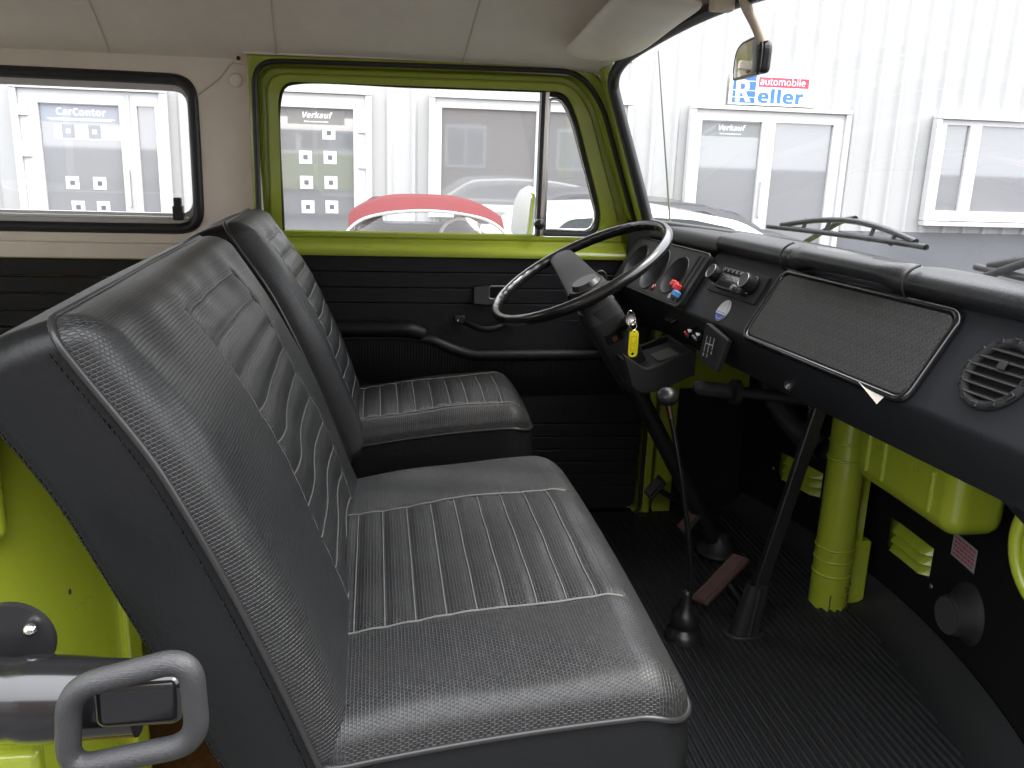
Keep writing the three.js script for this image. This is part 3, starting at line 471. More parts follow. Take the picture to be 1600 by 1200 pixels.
// ---------------------------------------------------------------- driver door
const door = thing('driver_door', 'far cab door with lime green window frame and black trim', 'vehicle door');
{
  const o = roundPoly([[-0.276, 0.004], [-0.276, 1.186], [0.505, 1.196], [0.566, 1.132], [0.672, 0.836], [0.744, 0.69], [0.748, 0.004]], [0.03, 0.05, 0.075, 0.055, 0.1, 0.1, 0.04], 8);
  const win = roundPoly([[-0.24, 0.784], [-0.24, 1.159], [0.49, 1.165], [0.525, 1.1], [0.606, 0.85], [0.596, 0.784]], [0.012, 0.05, 0.05, 0.05, 0.05, 0.02], 8);
  const fr = obj('door_frame', plate(o, [win], -0.81, -0.772, 0.006), M.green, door);
  obj('door_flange', plate(roundPoly([[-0.3, -0.02], [-0.3, 1.215], [0.52, 1.222], [0.6, 1.14], [0.705, 0.84], [0.78, 0.7], [0.78, -0.02]], 0.05), [roundPoly([[-0.262, 0.03], [-0.262, 1.17], [0.497, 1.18], [0.551, 1.12], [0.66, 0.83], [0.73, 0.68], [0.73, 0.03]], 0.04)], -0.85, -0.812, 0.004), M.green, door);
  const rim = [[-0.262, 0.775], [-0.262, 1.172], [0.497, 1.181], [0.551, 1.12], [0.642, 0.85], [0.66, 0.775]];
  obj('window_rim', plate(roundPoly(rim, [0.01, 0.055, 0.07, 0.05, 0.05, 0.01], 8), [win], -0.775, -0.76, 0.006), M.green, door);
  obj('belt_rail', grid(60, 12, (u, v) => { const x = lerp(-0.276, 0.685, u), t = v * Math.PI * 0.5; return [x, 0.734 + 0.045 * Math.cos(t * 1) , -0.783 + 0.048 * Math.sin(t) + 0.004 * Math.sin(v * 9)]; }), M.green, door);
  obj('belt_weatherstrip', box(-0.235, 0.425, 0.78, 0.789, -0.79, -0.772, 0.002), M.seal, door);
  const glass = obj('window_pane', plate(roundPoly([[-0.238, 0.775], [-0.238, 1.158], [0.424, 1.165], [0.424, 0.775]], [0, 0.05, 0, 0], 6), null, -0.797, -0.793, 0), M.glass, door);
  obj('window_edge_channel', tube([[-0.232, 0.79, -0.785], [-0.232, 1.10, -0.785], [-0.218, 1.141, -0.785], [-0.185, 1.152, -0.785], [0.1, 1.155, -0.785], [0.424, 1.158, -0.785]], 0.0042, false, 80, 6), M.seal, door);
  // quarter light
  const q = obj('quarter_light_frame', tube(roundPoly([[0.444, 0.796], [0.440, 1.152], [0.484, 1.15], [0.518, 1.095], [0.598, 0.85], [0.588, 0.796]], [0.008, 0.01, 0.04, 0.05, 0.05, 0.05], 8).map(([x, y]) => [x, y, -0.785]), 0.007, true, 200, 8), M.seal, door);
  obj('chrome_trim', tube(roundPoly([[0.45, 0.806], [0.448, 1.14], [0.478, 1.14], [0.508, 1.09], [0.588, 0.85], [0.578, 0.806]], [0.008, 0.01, 0.04, 0.05, 0.05, 0.05], 8).map(([x, y]) => [x, y, -0.787]), 0.004, true, 200, 8), M.chrome, q);
  obj('pane', plate([[0.446, 0.8], [0.446, 1.145], [0.482, 1.145], [0.515, 1.09], [0.594, 0.85], [0.584, 0.8]], null, -0.792, -0.789, 0), M.glass, q);
  const dv = obj('divider_bar', [box(0.424, 0.433, 0.782, 1.16, -0.80, -0.766, 0.002)], M.seal, door);
  obj('chrome_strip', box(0.433, 0.446, 0.782, 1.158, -0.795, -0.772, 0.003), M.chrome, dv);
  const kn = obj('quarter_light_latch', [rod([0.428, 0.83, -0.775], [0.428, 0.865, -0.772], 0.006, 0.006), rod([0.426, 0.826, -0.772], [0.426, 0.826, -0.74], 0.006, 0.005)], M.chrome, door);
  obj('latch_knob', new THREE.SphereGeometry(0.0145, 20, 16).scale(1, 1, 0.8).translate(0.426, 0.823, -0.738), M.plastic, kn);
  obj('latch_base', box(0.432, 0.58, 0.781, 0.79, -0.785, -0.765, 0.003), M.chrome, door);
  // trim boards
  obj('trim_backing', plate(roundPoly([[-0.276, 0.01], [-0.276, 0.734], [0.6, 0.734], [0.7, 0.72], [0.742, 0.68], [0.744, 0.01]], [0.02, 0, 0.05, 0.05, 0.05, 0.04]), null, -0.772, -0.752, 0.003), M.trim, door);
  const rows = [[0.693, 0.7335], [0.652, 0.6915], [0.6115, 0.6505], [0.36, 0.61], [0.274, 0.358], [0.236, 0.2725], [0.198, 0.2345], [0.16, 0.1965], [0.122, 0.1585], [0.084, 0.1205], [0.015, 0.0825]];
  rows.forEach(([a, b], i) => obj('trim_strip', i < 2 ? plate(i ? rect(-0.274, a, 0.735, b) : roundPoly([[-0.274, a], [0.725, a], [0.69, b - 0.008], [0.6, b], [-0.274, b]], [0, 0.01, 0.03, 0.05, 0]), null, -0.754, -0.744, 0.0022) : plate(roundPoly(rect(-0.274, a, 0.742, b), i === 10 ? [0.02, 0.035, 0, 0] : 0), null, -0.754, -0.744, 0.0022), M.trim, door));
  obj('groove_line', box(0.5, 0.59, 0.5645, 0.567, -0.7445, -0.7425, 0.0008), M.trim, door);
  // rolled top of the pocket and armrest
  obj('armrest', tube([[-0.28, 0.545, -0.735], [-0.2, 0.545, -0.728], [0.03, 0.545, -0.726], [0.085, 0.543, -0.728], [0.118, 0.53, -0.738]], 0.0215, false, 60, 14), M.vinyl, door);
  obj('armrest_end', new THREE.SphereGeometry(0.0215, 16, 12).scale(1, 1, 0.8).translate(0.118, 0.53, -0.738), M.vinyl, door);
  obj('pocket_roll', tube([[-0.28, 0.517, -0.738], [0.1, 0.517, -0.738], [0.15, 0.51, -0.736], [0.2, 0.49, -0.734], [0.255, 0.475, -0.732], [0.32, 0.4725, -0.732], [0.5, 0.474, -0.732], [0.745, 0.475, -0.732]], 0.0165, false, 120, 14), M.vinyl, door);
  const topY = (x) => x < 0.1 ? 0.515 : x < 0.28 ? lerp(0.515, 0.468, smooth(0.1, 0.28, x)) : 0.468;
  const botY = (x) => lerp(0.42, 0.357, smooth(-0.1, 0.12, x));
  obj('ribbed_pocket', grid(1000, 6, (u, v) => { const x = lerp(-0.276, 0.742, u), ph = (x / 0.0075) % 1; return [x, lerp(topY(x), botY(x), v), -0.7425 + 0.018 * Math.sin((1 - v) * Math.PI * 0.5) + 0.0018 * Math.abs(Math.sin(ph * Math.PI))]; }, (u, v, q2) => [q2[0], q2[1]]), M.trim, door);
  // lock handle with recess, pull strap, knob
  const h = obj('lock_handle', plate(roundPoly([[0.254, 0.61], [0.254, 0.66], [0.285, 0.664], [0.35, 0.664], [0.35, 0.618], [0.3, 0.607]], 0.008), null, -0.745, -0.731, 0.004), M.gloss, door);
  obj('bezel', tube(roundPoly(rect(0.297, 0.626, 0.347, 0.66), 0.008).map(([x, y]) => [x, y, -0.731]), 0.0022, true, 60, 6), M.dullMetal, h);
  obj('recess', box(0.3, 0.344, 0.629, 0.657, -0.732, -0.7305, 0), M.board, h);
  const pl = obj('pull_handle', grid(30, 10, (u, v) => { const t = v * Math.PI * 2, x = lerp(0.222, 0.365, u), s = Math.sin(u * Math.PI); return [x, 0.569 - 0.021 * s + 0.0085 * Math.sin(t), -0.738 + 0.028 * s + 0.004 * Math.cos(t)]; }), M.vinyl, door);
  for (const x of [0.222, 0.366]) { obj('end_cap', box(x - 0.017, x + 0.013, 0.558, 0.581, -0.746, -0.728, 0.005), M.plastic, pl); obj('screw', new THREE.CylinderGeometry(0.0028, 0.0028, 0.003, 10).rotateX(Math.PI / 2).translate(x - 0.006, 0.569, -0.727), M.chrome, pl); }
  const cr = obj('winder_knob', new THREE.CylinderGeometry(0.017, 0.019, 0.02, 24).rotateX(Math.PI / 2).translate(0.595, 0.69, -0.733), M.plastic, door);
  obj('ring', new THREE.TorusGeometry(0.016, 0.0016, 8, 30).translate(0.595, 0.69, -0.722), M.dullMetal, cr);
}

// ---------------------------------------------------------------- dashboard
const bX = (z) => 0.689 + 0.072 * (z - 0.03), bY = (z) => 0.689 + 0.017 * (z - 0.03);
const dU = V(0.497, 0.868, 0), dN = V(-0.868, 0.497, 0), dZ = V(0.072, 0.017, 1).normalize();
const onDash = (z, u, n = 0) => V(bX(z), bY(z), z).addScaledVector(dU, u).addScaledVector(dN, n);
const dashM = (z, u, n = 0) => new THREE.Matrix4().makeBasis(dZ, dU, dN.clone()).setPosition(onDash(z, u, n)); // local x along the dash, y up the face, z out
const dash = thing('dashboard', 'black padded dashboard running below the windscreen', 'dashboard');
{
  const loftP = (prof, z0, z1, n = 40, dent) => { const N = prof.length - 1; const c = new THREE.CatmullRomCurve3(prof.map(([x, y]) => V(x, y, 0)), false, 'centripetal'), Q = c.getPoints(70); return grid(n, 70, (u, v) => { const z = lerp(z0, z1, u), q = Q[Math.round(v * 70)]; const w = dent ? dent(z) * smooth(0.22, 0.13, q.x) : 0; return [Math.min(bX(z) + q.x + 0.04 * w, wxB(z) - 0.004), bY(z) + q.y - 0.042 * w * smooth(0.13, 0.165, q.y), z]; }, (u, v, q) => [q[2], q[1] + q[0]]); };
  const low = [[0.22, -0.1], [0.11, -0.112], [0.082, -0.108], [0.068, -0.094], [0.03, -0.05], [0.006, -0.016], [0.001, -0.003], [0.006, 0.01], [0.035, 0.061], [0.066, 0.115], [0.074, 0.126], [0.085, 0.134]];
  obj('fascia', [loftP(low, -0.735, -0.7, 4), loftP(low, -0.272, 0.77), loftP(low.slice(0, 7), -0.7, -0.272, 16)], M.dash, dash);
  const padP = [[0.085, 0.126], [0.072, 0.131], [0.062, 0.14], [0.06, 0.15], [0.068, 0.163], [0.09, 0.17], [0.13, 0.17], [0.2, 0.16], [0.3, 0.142]];
  obj('top_pad', loftP(padP, -0.262, 0.77, 160, (z) => smooth(0.05, 0.1, z) * (1 - smooth(0.31, 0.36, z))), M.pad, dash);
  const hoodP = [[0.085, 0.122], [0.069, 0.126], [0.064, 0.132], [0.067, 0.146], [0.078, 0.158], [0.1, 0.162], [0.14, 0.162], [0.2, 0.155], [0.3, 0.142]];
  obj('instrument_hood', loftP(hoodP, -0.735, -0.264), M.padPlain, dash);
  // grab handle moulded over the pad
  const gh = obj('grab_handle', grid(60, 20, (u, v) => { const z = lerp(0.025, 0.385, u), t = v * Math.PI * 2, e = smooth(0, 0.22, u) * smooth(1, 0.8, u), rx = lerp(0.034, 0.024, e), ry = lerp(0.03, 0.018, e) * Math.min(1, 0.5 + 6 * Math.min(u, 1 - u)); return [bX(z) + lerp(0.096, 0.074, e) + rx * Math.cos(t), bY(z) + lerp(0.146, 0.155, e) + ry * Math.sin(t), z]; }, (u, v, q) => [q[2], v * 0.15]), M.pad, dash);
  const sock = (z) => tube(Array.from({ length: 24 }, (_, i) => { const t = i / 23 * Math.PI * 1.25 + 1.9; return [bX(z) + 0.09 + 0.036 * Math.cos(t), bY(z) + 0.147 + 0.03 * Math.sin(t), z]; }), 0.0022, false, 50, 6);
  obj('handle_ring', sock(0.385), M.plastic, gh); obj('handle_ring', sock(0.025), M.plastic, gh);
  // instrument panel with three deep tunnels
  const W = 0.445, Hh = 0.133, M1 = dashM(-0.485, 0.066, 0.0005);
  const hole = (cx, rx, ry) => Array.from({ length: 40 }, (_, i) => { const t = i / 40 * Math.PI * 2; return [cx + rx * Math.cos(t), -0.001 + ry * Math.sin(t)]; });
  const tun = [[-0.145, 0.05, 0.05], [-0.012, 0.058, 0.055], [0.112, 0.05, 0.047]];
  const inst = obj('instrument_panel', plate(roundPoly(rect(-W / 2, -Hh / 2, W / 2, Hh / 2), 0.016), tun.map((t) => hole(...t)), 0, 0.014, 0.003).applyMatrix4(M1), M.padPlain, dash);
  obj('panel_edge', tube(roundPoly(rect(-W / 2, -Hh / 2, W / 2, Hh / 2), 0.016).map(([x, y]) => V(x, y, 0.013).applyMatrix4(M1)), 0.0025, true, 160, 8), M.plastic, inst);
  for (const [cx, rx, ry] of tun) {
    const g = obj('gauge_tunnel', grid(40, 8, (u, v) => { const t = u * Math.PI * 2, k = 1 - 0.3 * v; return V(cx + rx * k * Math.cos(t), -0.001 + ry * k * Math.sin(t), 0.014 - 0.1 * v).applyMatrix4(M1).toArray(); }), M.tunnel, inst);
    obj('gauge_rim', tube(hole(cx, rx, ry).map(([x, y]) => V(x, y, 0.0145).applyMatrix4(M1)), 0.0014, true, 80, 6), M.plastic, g);
    obj('dial', new THREE.CircleGeometry(1, 32).scale(rx * 0.71, ry * 0.71, 1).translate(cx, -0.001, -0.084).applyMatrix4(M1), M.gloss, g);
  }
  // heater sliders in their slots
  for (const x of [0.178, 0.201]) obj('slider_slot', box(x - 0.0055, x + 0.0055, -0.058, 0.058, 0.012, 0.0146, 0.0005).applyMatrix4(M1), M.board, inst);
  for (const [x, y, m] of [[0.168, -0.024, M.red], [0.19, -0.029, M.red], [0.205, -0.044, M.blue]]) { const k = obj('slider_knob', new RoundedBoxGeometry(0.019, 0.016, 0.016, 3, 0.004).translate(x, y, 0.027).applyMatrix4(M1), m, inst); obj('slider_stem', box(x - 0.002, x + 0.002, y - 0.004, y + 0.004, 0.012, 0.022, 0).applyMatrix4(M1), M.plastic, k); }
  obj('slider_symbol', box(0.145, 0.158, -0.056, -0.044, 0.0135, 0.0147, 0).applyMatrix4(M1), M.dullMetal, inst);
  obj('warning_lamp', new THREE.SphereGeometry(0.009, 20, 12).scale(1, 1, 0.45).translate(0.043, -0.045, 0.014).applyMatrix4(M1), phys(lin(0.18, 0.015, 0.01), 0.2, { clearcoat: 1 }), inst);
  // glove box lid
  const M2 = dashM(0.272, 0.068, 0.001), gw = 0.476, gh2 = 0.142;
  const lid = obj('glove_box_lid', (() => { const g = plate(roundPoly(rect(-gw / 2 + 0.008, -gh2 / 2 + 0.006, gw / 2 - 0.008, gh2 / 2 - 0.006), 0.02), null, 0.0, 0.008, 0.002); return g.applyMatrix4(M2); })(), M.lid, dash);
  obj('lid_trim', tube(densify(roundPoly(rect(-gw / 2, -gh2 / 2, gw / 2, gh2 / 2), 0.024, 8), 0.02).map(([x, y]) => V(x, y, 0.005).applyMatrix4(M2)), 0.0062, true, 300, 10), M.gloss, lid);
  // round air vent with slats
  const M3 = dashM(0.622, 0.074, 0.001).multiply(new THREE.Matrix4().makeScale(0.9, 0.84, 0.8));
  const vent = obj('air_vent', new THREE.TorusGeometry(0.052, 0.008, 12, 60).scale(1, 1.0, 0.9).translate(0, 0, 0.004).applyMatrix4(M3), M.plasticMatt, dash);
  obj('vent_cup', new THREE.CircleGeometry(0.05, 40).translate(0, 0, 0.0015).applyMatrix4(M3), M.board, vent);
  for (let i = 0; i < 6; i++) { const y = -0.037 + i * 0.0148, w = Math.sqrt(0.049 ** 2 - y * y); obj('slat', box(-w, w, -0.0012, 0.0012, -0.009, 0.008, 0.0008).rotateX(0.55).translate(0, y, 0.005).applyMatrix4(M3), std(lin(0.035, 0.032, 0.03), 0.45), vent); }
  for (let i = 0; i < 12; i++) { const t = i / 12 * Math.PI * 2; obj('rim_notch', box(-0.007, 0.007, 0.05, 0.059, 0.004, 0.0118, 0.002).rotateZ(t).applyMatrix4(M3), M.plastic, vent); }
  obj('vent_tab', box(0.0, 0.014, 0.006, 0.02, 0.012, 0.016, 0.001).applyMatrix4(M3), M.greyPlastic, vent);
  // lower edge fittings
  const lowP = (z, t) => V(bX(z) + lerp(0.006, 0.066, t), bY(z) + lerp(-0.016, -0.093, t), z);
  const lN = V(-0.8, -0.6, 0).normalize(), lUp = V(-0.6, 0.8, 0).normalize(), lowM = (z, t) => new THREE.Matrix4().makeBasis(V(0, 0, 1), lUp, V(-0.8, -0.6, 0).normalize()).setPosition(lowP(z, t));
  const sp = obj('shift_pattern_plate', plate(roundPoly([[-0.045, -0.036], [0.02, -0.046], [0.036, 0.022], [-0.045, 0.042]], 0.006), null, 0.006, 0.02, 0.003).applyMatrix4(new THREE.Matrix4().makeBasis(V(0.25, 0, 0.968), V(0.14, 0.99, -0.03).normalize(), V(-0.958, 0.14, 0.25).normalize()).setPosition(V(0.684, 0.645, -0.062))), M.padPlain, dash);
  const pt = canvasTex(256, 256, (c) => { c.fillStyle = '#1b1b1c'; c.fillRect(0, 0, 256, 256); c.strokeStyle = '#c9cac9'; c.lineWidth = 11; c.lineCap = 'round'; c.beginPath(); c.moveTo(60, 40); c.lineTo(60, 190); c.moveTo(128, 40); c.lineTo(128, 190); c.moveTo(196, 40); c.lineTo(196, 150); c.moveTo(60, 110); c.lineTo(196, 110); c.stroke(); c.fillStyle = '#c9cac9'; c.font = 'bold 46px sans-serif'; c.textAlign = 'center'; c.fillText('R', 60, 240); c.fillText('2', 128, 240); c.fillText('4', 196, 200); });
  obj('shift_pattern', new THREE.PlaneGeometry(0.046, 0.052).translate(-0.017, -0.002, 0.0212).applyMatrix4(new THREE.Matrix4().makeBasis(V(0.25, 0, 0.968), V(0.14, 0.99, -0.03).normalize(), V(-0.958, 0.14, 0.25).normalize()).setPosition(V(0.684, 0.645, -0.062))), std(0xffffff, 0.55, { map: pt }), sp);
  for (const [z, m] of [[-0.215, M.red], [-0.172, M.gloss]]) { const q = lowP(z, 0.28), k = obj('switch_knob', rod(q, q.clone().addScaledVector(lN, 0.03).add(V(-0.006, 0.012, 0)), 0.011, 0.011, 20), M.gloss, dash); const e = q.clone().addScaledVector(lN, 0.0305).add(V(-0.006, 0.0122, 0)); obj('cap', rod(e, e.clone().addScaledVector(lN, 0.004), 0.0085, 0.008, 20), m === M.red ? std(lin(0.35, 0.02, 0.03), 0.35) : M.dullMetal, k); }
  for (const z of [-0.36, -0.335]) { const q = lowP(z, 0.2); obj('switch', rod(q, q.clone().addScaledVector(lN, 0.018), 0.008, 0.008, 16), M.gloss, dash); }
  { const q = lowP(0.1, 0.85); const k = obj('bolt', rod(q, q.clone().addScaledVector(lN, 0.005), 0.012, 0.012, 6), M.chrome, dash); obj('socket', rod(q.clone().addScaledVector(lN, 0.0045), q.clone().addScaledVector(lN, 0.0058), 0.0055, 0.0055, 16), M.dullMetal, k); }
  { const q = onDash(0.45, -0.004, 0.002); const g = new THREE.BufferGeometry(); }
}
{
  const p = thing('paper_card', 'corner of white paper poking out below glove box lid', 'paper');
  obj('sheet', grid(4, 4, (u, v) => { const a = onDash(lerp(0.41, 0.475, u), -0.001 - 0.02 * v * u, 0.009 + 0.004 * v); return a.toArray(); }), std(lin(0.6, 0.55, 0.48), 0.8), p);
}
{
  const r = thing('car_radio', 'old black car radio with two round knobs in the dashboard', 'radio');
  const m = dashM(-0.108, 0.0895, 0.0);
  obj('faceplate', box(-0.104, 0.104, -0.03, 0.03, 0, 0.006, 0.002).applyMatrix4(m), M.plasticMatt, r);
  obj('nose', box(-0.054, 0.06, -0.022, 0.02, 0.006, 0.02, 0.003).applyMatrix4(m), M.plastic, r);
  obj('dial_window', box(-0.045, 0.04, -0.003, 0.009, 0.0195, 0.0212, 0.0005).applyMatrix4(m), phys(lin(0.03, 0.032, 0.032), 0.1, { clearcoat: 1 }), r);
  for (let i = 0; i < 6; i++) obj('dial_mark', box(-0.04 + i * 0.015, -0.034 + i * 0.015, 0.0, 0.002, 0.0212, 0.0216, 0).applyMatrix4(m), M.dullMetal, r);
  obj('cassette_slot', box(-0.042, 0.03, -0.018, -0.007, 0.0195, 0.0206, 0).applyMatrix4(m), M.board, r);
  for (let i = 0; i < 5; i++) obj('preset_button', box(-0.042 + i * 0.018, -0.028 + i * 0.018, 0.012, 0.021, 0.018, 0.027, 0.002).applyMatrix4(m), M.gloss, r);
  for (const x of [-0.077, 0.07]) { const k = obj('knob', new THREE.CylinderGeometry(0.0165, 0.018, 0.024, 32).rotateX(Math.PI / 2).translate(x, 0.004, 0.02).applyMatrix4(m), M.plastic, r); obj('knob_rim', new THREE.TorusGeometry(0.0145, 0.001, 6, 40).translate(x, 0.004, 0.0322).applyMatrix4(m), M.dullMetal, k); obj('collar', new THREE.CylinderGeometry(0.02, 0.02, 0.006, 32).rotateX(Math.PI / 2).translate(x, 0.004, 0.01).applyMatrix4(m), M.gloss, k); }
  obj('small_button', new THREE.CylinderGeometry(0.006, 0.006, 0.008, 16).rotateX(Math.PI / 2).translate(0.036, -0.014, 0.024).applyMatrix4(m), M.dullMetal, r);
}
{
  const s = thing('round_sticker', 'round white and blue sticker on dashboard left of glove box', 'sticker');
  const t = canvasTex(256, 256, (c) => { c.fillStyle = '#e4e5ea'; c.fillRect(0, 0, 256, 256); c.fillStyle = '#2b3fa0'; c.fillRect(0, 176, 256, 80); c.strokeStyle = '#4a4a55'; c.lineWidth = 5; c.beginPath(); c.moveTo(150, 20); c.bezierCurveTo(210, 50, 190, 90, 220, 120); c.bezierCurveTo(240, 150, 220, 160, 235, 172); c.stroke(); c.fillStyle = '#3546a0'; c.font = 'bold 24px sans-serif'; c.textAlign = 'center'; c.fillText('Westfalen Oldtimer', 128, 165, 220); c.strokeStyle = '#e4e5ea'; c.lineWidth = 6; c.beginPath(); c.arc(128, 128, 104, 0.75, 2.4); c.stroke(); });
  const g = new THREE.CylinderGeometry(0.0235, 0.0235, 0.001, 48).rotateX(Math.PI / 2).applyMatrix4(dashM(-0.1, 0.03, 0.0015)); obj('backing', g, M.white, s);
  obj('print', new THREE.CircleGeometry(0.0232, 48).applyMatrix4(dashM(-0.1, 0.03, 0.0025)), std(0xffffff, 0.4, { map: t }), s);
}

// ---------------------------------------------------------------- steering
const HC = V(0.463, 0.748, -0.40), cd = V(0.48, -0.875, -0.06).normalize();
const colM = (() => { const y = cd.clone().negate(), z = V(0, 0, 1).addScaledVector(y, -y.z).normalize(), x = new THREE.Vector3().crossVectors(y, z); return new THREE.Matrix4().makeBasis(x, y, z).setPosition(HC); })();
{
  const w = thing('steering_wheel', 'large black two spoke steering wheel in front of driver seat', 'steering wheel');
  const Rr = 0.214;
  obj('rim', grid(240, 20, (u, v) => { const t = u * Math.PI * 2, q = v * Math.PI * 2; const inner = Math.max(0, -Math.cos(q)); const r0 = 0.0113 - 0.0016 * inner * inner * (0.5 + 0.5 * Math.cos(t * 44)); const rr = Rr + r0 * Math.cos(q) * 0.95; return V(rr * Math.cos(t), r0 * 1.15 * Math.sin(q), rr * Math.sin(t)).applyMatrix4(colM).toArray(); }), phys(lin(0.01, 0.01, 0.0105), 0.25, { clearcoat: 0.4, clearcoatRoughness: 0.2 }), w);
  for (const s of [-1, 1]) obj('spoke', grid(20, 12, (u, v) => { const t = v * Math.PI * 2, z = s * lerp(0.02, Rr, u), wd = lerp(0.052, 0.03, Math.pow(u, 0.7)), y = lerp(-0.05, -0.002, smooth(0, 1, u)); return V(wd * Math.cos(t), y + 0.011 * Math.sin(t), z).applyMatrix4(colM).toArray(); }), M.padPlain, w);
  obj('hub', new THREE.CylinderGeometry(0.042, 0.05, 0.03, 40).translate(0, -0.05, 0).applyMatrix4(colM), M.padPlain, w);
  obj('horn_button', new THREE.CylinderGeometry(0.03, 0.036, 0.012, 40).translate(0, -0.03, 0).applyMatrix4(colM), M.plastic, w);
}
{
  const c = thing('steering_column', 'black plastic steering column shroud with storage tray above footwell', 'steering column');
  const sec = (y, hx, hz, ox = 0) => ({ y, hx, hz, ox });
  const S = [sec(-0.075, 0.036, 0.036), sec(-0.1, 0.044, 0.044), sec(-0.12, 0.047, 0.05), sec(-0.2, 0.045, 0.05, 0.006), sec(-0.27, 0.042, 0.048, 0.008), sec(-0.31, 0.034, 0.04, 0.004)];
  obj('shroud', grid(48, 40, (u, v) => { const k = v * (S.length - 1), i = Math.min(S.length - 2, k | 0), f = k - i, A = S[i], B = S[i + 1], t = u * Math.PI * 2, e = 0.45; const cx = Math.sign(Math.cos(t)) * Math.abs(Math.cos(t)) ** e, cz = Math.sign(Math.sin(t)) * Math.abs(Math.sin(t)) ** e; return V(lerp(A.hx, B.hx, f) * cx + lerp(A.ox, B.ox, f), lerp(A.y, B.y, f), lerp(A.hz, B.hz, f) * cz).applyMatrix4(colM).toArray(); }), M.plasticMatt, c);
  obj('collar', new THREE.CylinderGeometry(0.046, 0.05, 0.03, 40).translate(0, -0.105, 0).applyMatrix4(colM), M.plastic, c);
  obj('lever_slot', [box(-0.02, 0.02, -0.175, -0.15, 0.044, 0.0525, 0.001).applyMatrix4(colM), box(0.015, 0.04, -0.158, -0.148, 0.044, 0.0525, 0.001).applyMatrix4(colM)], M.board, c);
  obj('slot_spring', box(-0.006, 0.006, -0.172, -0.16, 0.0515, 0.0535, 0).applyMatrix4(colM), std(lin(0.12, 0.04, 0.015), 0.6), c);
  // storage tray under the column
  const oy = [[0.56, 0.565], [0.575, 0.5], [0.6, 0.487], [0.65, 0.5], [0.71, 0.53], [0.71, 0.588]];
  obj('tray_wall', plate(roundPoly([[0.545, 0.58], [0.573, 0.498], [0.6, 0.486], [0.65, 0.498], [0.712, 0.53], [0.708, 0.588], [0.6, 0.545]], [0, 0.015, 0.01, 0.02, 0.01, 0.01, 0.01]), null, -0.3, -0.285, 0.004), M.plasticMatt, c);
  obj('tray_wall', plate([[0.545, 0.58], [0.573, 0.498], [0.65, 0.498], [0.712, 0.53], [0.708, 0.588], [0.6, 0.545]], null, -0.47, -0.458, 0.004), M.plasticMatt, c);
  obj('tray_floor', plate([[0.548, 0.565], [0.573, 0.498], [0.65, 0.498], [0.712, 0.53], [0.709, 0.574], [0.6, 0.535]], null, -0.459, -0.299, 0.002), M.plasticMatt, c);
  obj('tray_end', box(0.702, 0.716, 0.528, 0.588, -0.47, -0.285, 0.004), M.plasticMatt, c);
  obj('tray_label', new THREE.PlaneGeometry(0.05, 0.07).rotateX(-Math.PI / 2).rotateZ(0.34).translate(0.665, 0.5625, -0.36), std(lin(0.09, 0.09, 0.08), 0.6), c);
  obj('column_tube', rod(HC.clone().addScaledVector(cd, 0.3), V(0.885, 0.02, -0.455), 0.021, 0.021, 20), M.plastic, c);
  obj('floor_boot', new THREE.LatheGeometry([[0.001, 0.06], [0.025, 0.058], [0.028, 0.04], [0.036, 0.036], [0.038, 0.022], [0.055, 0.015], [0.062, 0.001], [0.0, 0.0]].map((p) => new THREE.Vector2(...p)), 32).translate(0.888, 0.002, -0.455), M.rubber, c);
  const lk = obj('ignition_lock', rod(V(0.575, 0.642, -0.355), V(0.566, 0.65, -0.315), 0.016, 0.013, 20), M.plastic, c);
  obj('lock_face', rod(V(0.566, 0.65, -0.315), V(0.565, 0.651, -0.312), 0.011, 0.011, 20), M.chrome, lk);
}
{
  const k = thing('ignition_key', 'metal ignition key with split ring in the column lock', 'key');
  obj('key_bow', rod(V(0.565, 0.651, -0.311), V(0.562, 0.655, -0.296), 0.004, 0.004, 10), M.chrome, k);
  obj('ring', new THREE.TorusGeometry(0.0115, 0.0014, 8, 30).rotateY(0.5).translate(0.566, 0.643, -0.294), M.chrome, k);
  obj('link', new THREE.TorusGeometry(0.017, 0.0012, 8, 30).scale(0.5, 1, 1).rotateZ(0.35).translate(0.562, 0.66, -0.296), M.chrome, k);
  const t = thing('key_tag', 'yellow plastic key tag hanging from the ignition key', 'key tag');
  const o = roundPoly(rect(-0.0115, -0.031, 0.0115, 0.031), 0.0114, 8), h = (y, r) => Array.from({ length: 14 }, (_, i) => [r * Math.cos(-i / 14 * 6.2832), y + r * Math.sin(-i / 14 * 6.2832)]);
  const mm = new THREE.Matrix4().makeRotationY(0.15).setPosition(0.569, 0.602, -0.294);
  obj('tag', plate(o, [h(0.0265, 0.002), h(-0.0235, 0.0036)], -0.0015, 0.0015, 0.0008).applyMatrix4(mm), std(lin(0.72, 0.62, 0.02), 0.35), t);
  obj('tag_writing', new THREE.PlaneGeometry(0.015, 0.034).translate(0, 0.001, 0.0019).applyMatrix4(mm), std(0xffffff, 0.4, { map: canvasTex(128, 256, (c) => { c.fillStyle = '#dccd17'; c.fillRect(0, 0, 128, 256); c.strokeStyle = '#3c3a10'; c.lineWidth = 4; c.strokeRect(8, 8, 112, 240); c.translate(64, 128); c.rotate(Math.PI / 2); c.fillStyle = '#2c2a10'; c.font = '52px sans-serif'; c.textAlign = 'center'; c.fillText('T 2 a', 0, -4); c.font = '30px sans-serif'; c.fillText('1974', 0, 40); }) }), t);
}
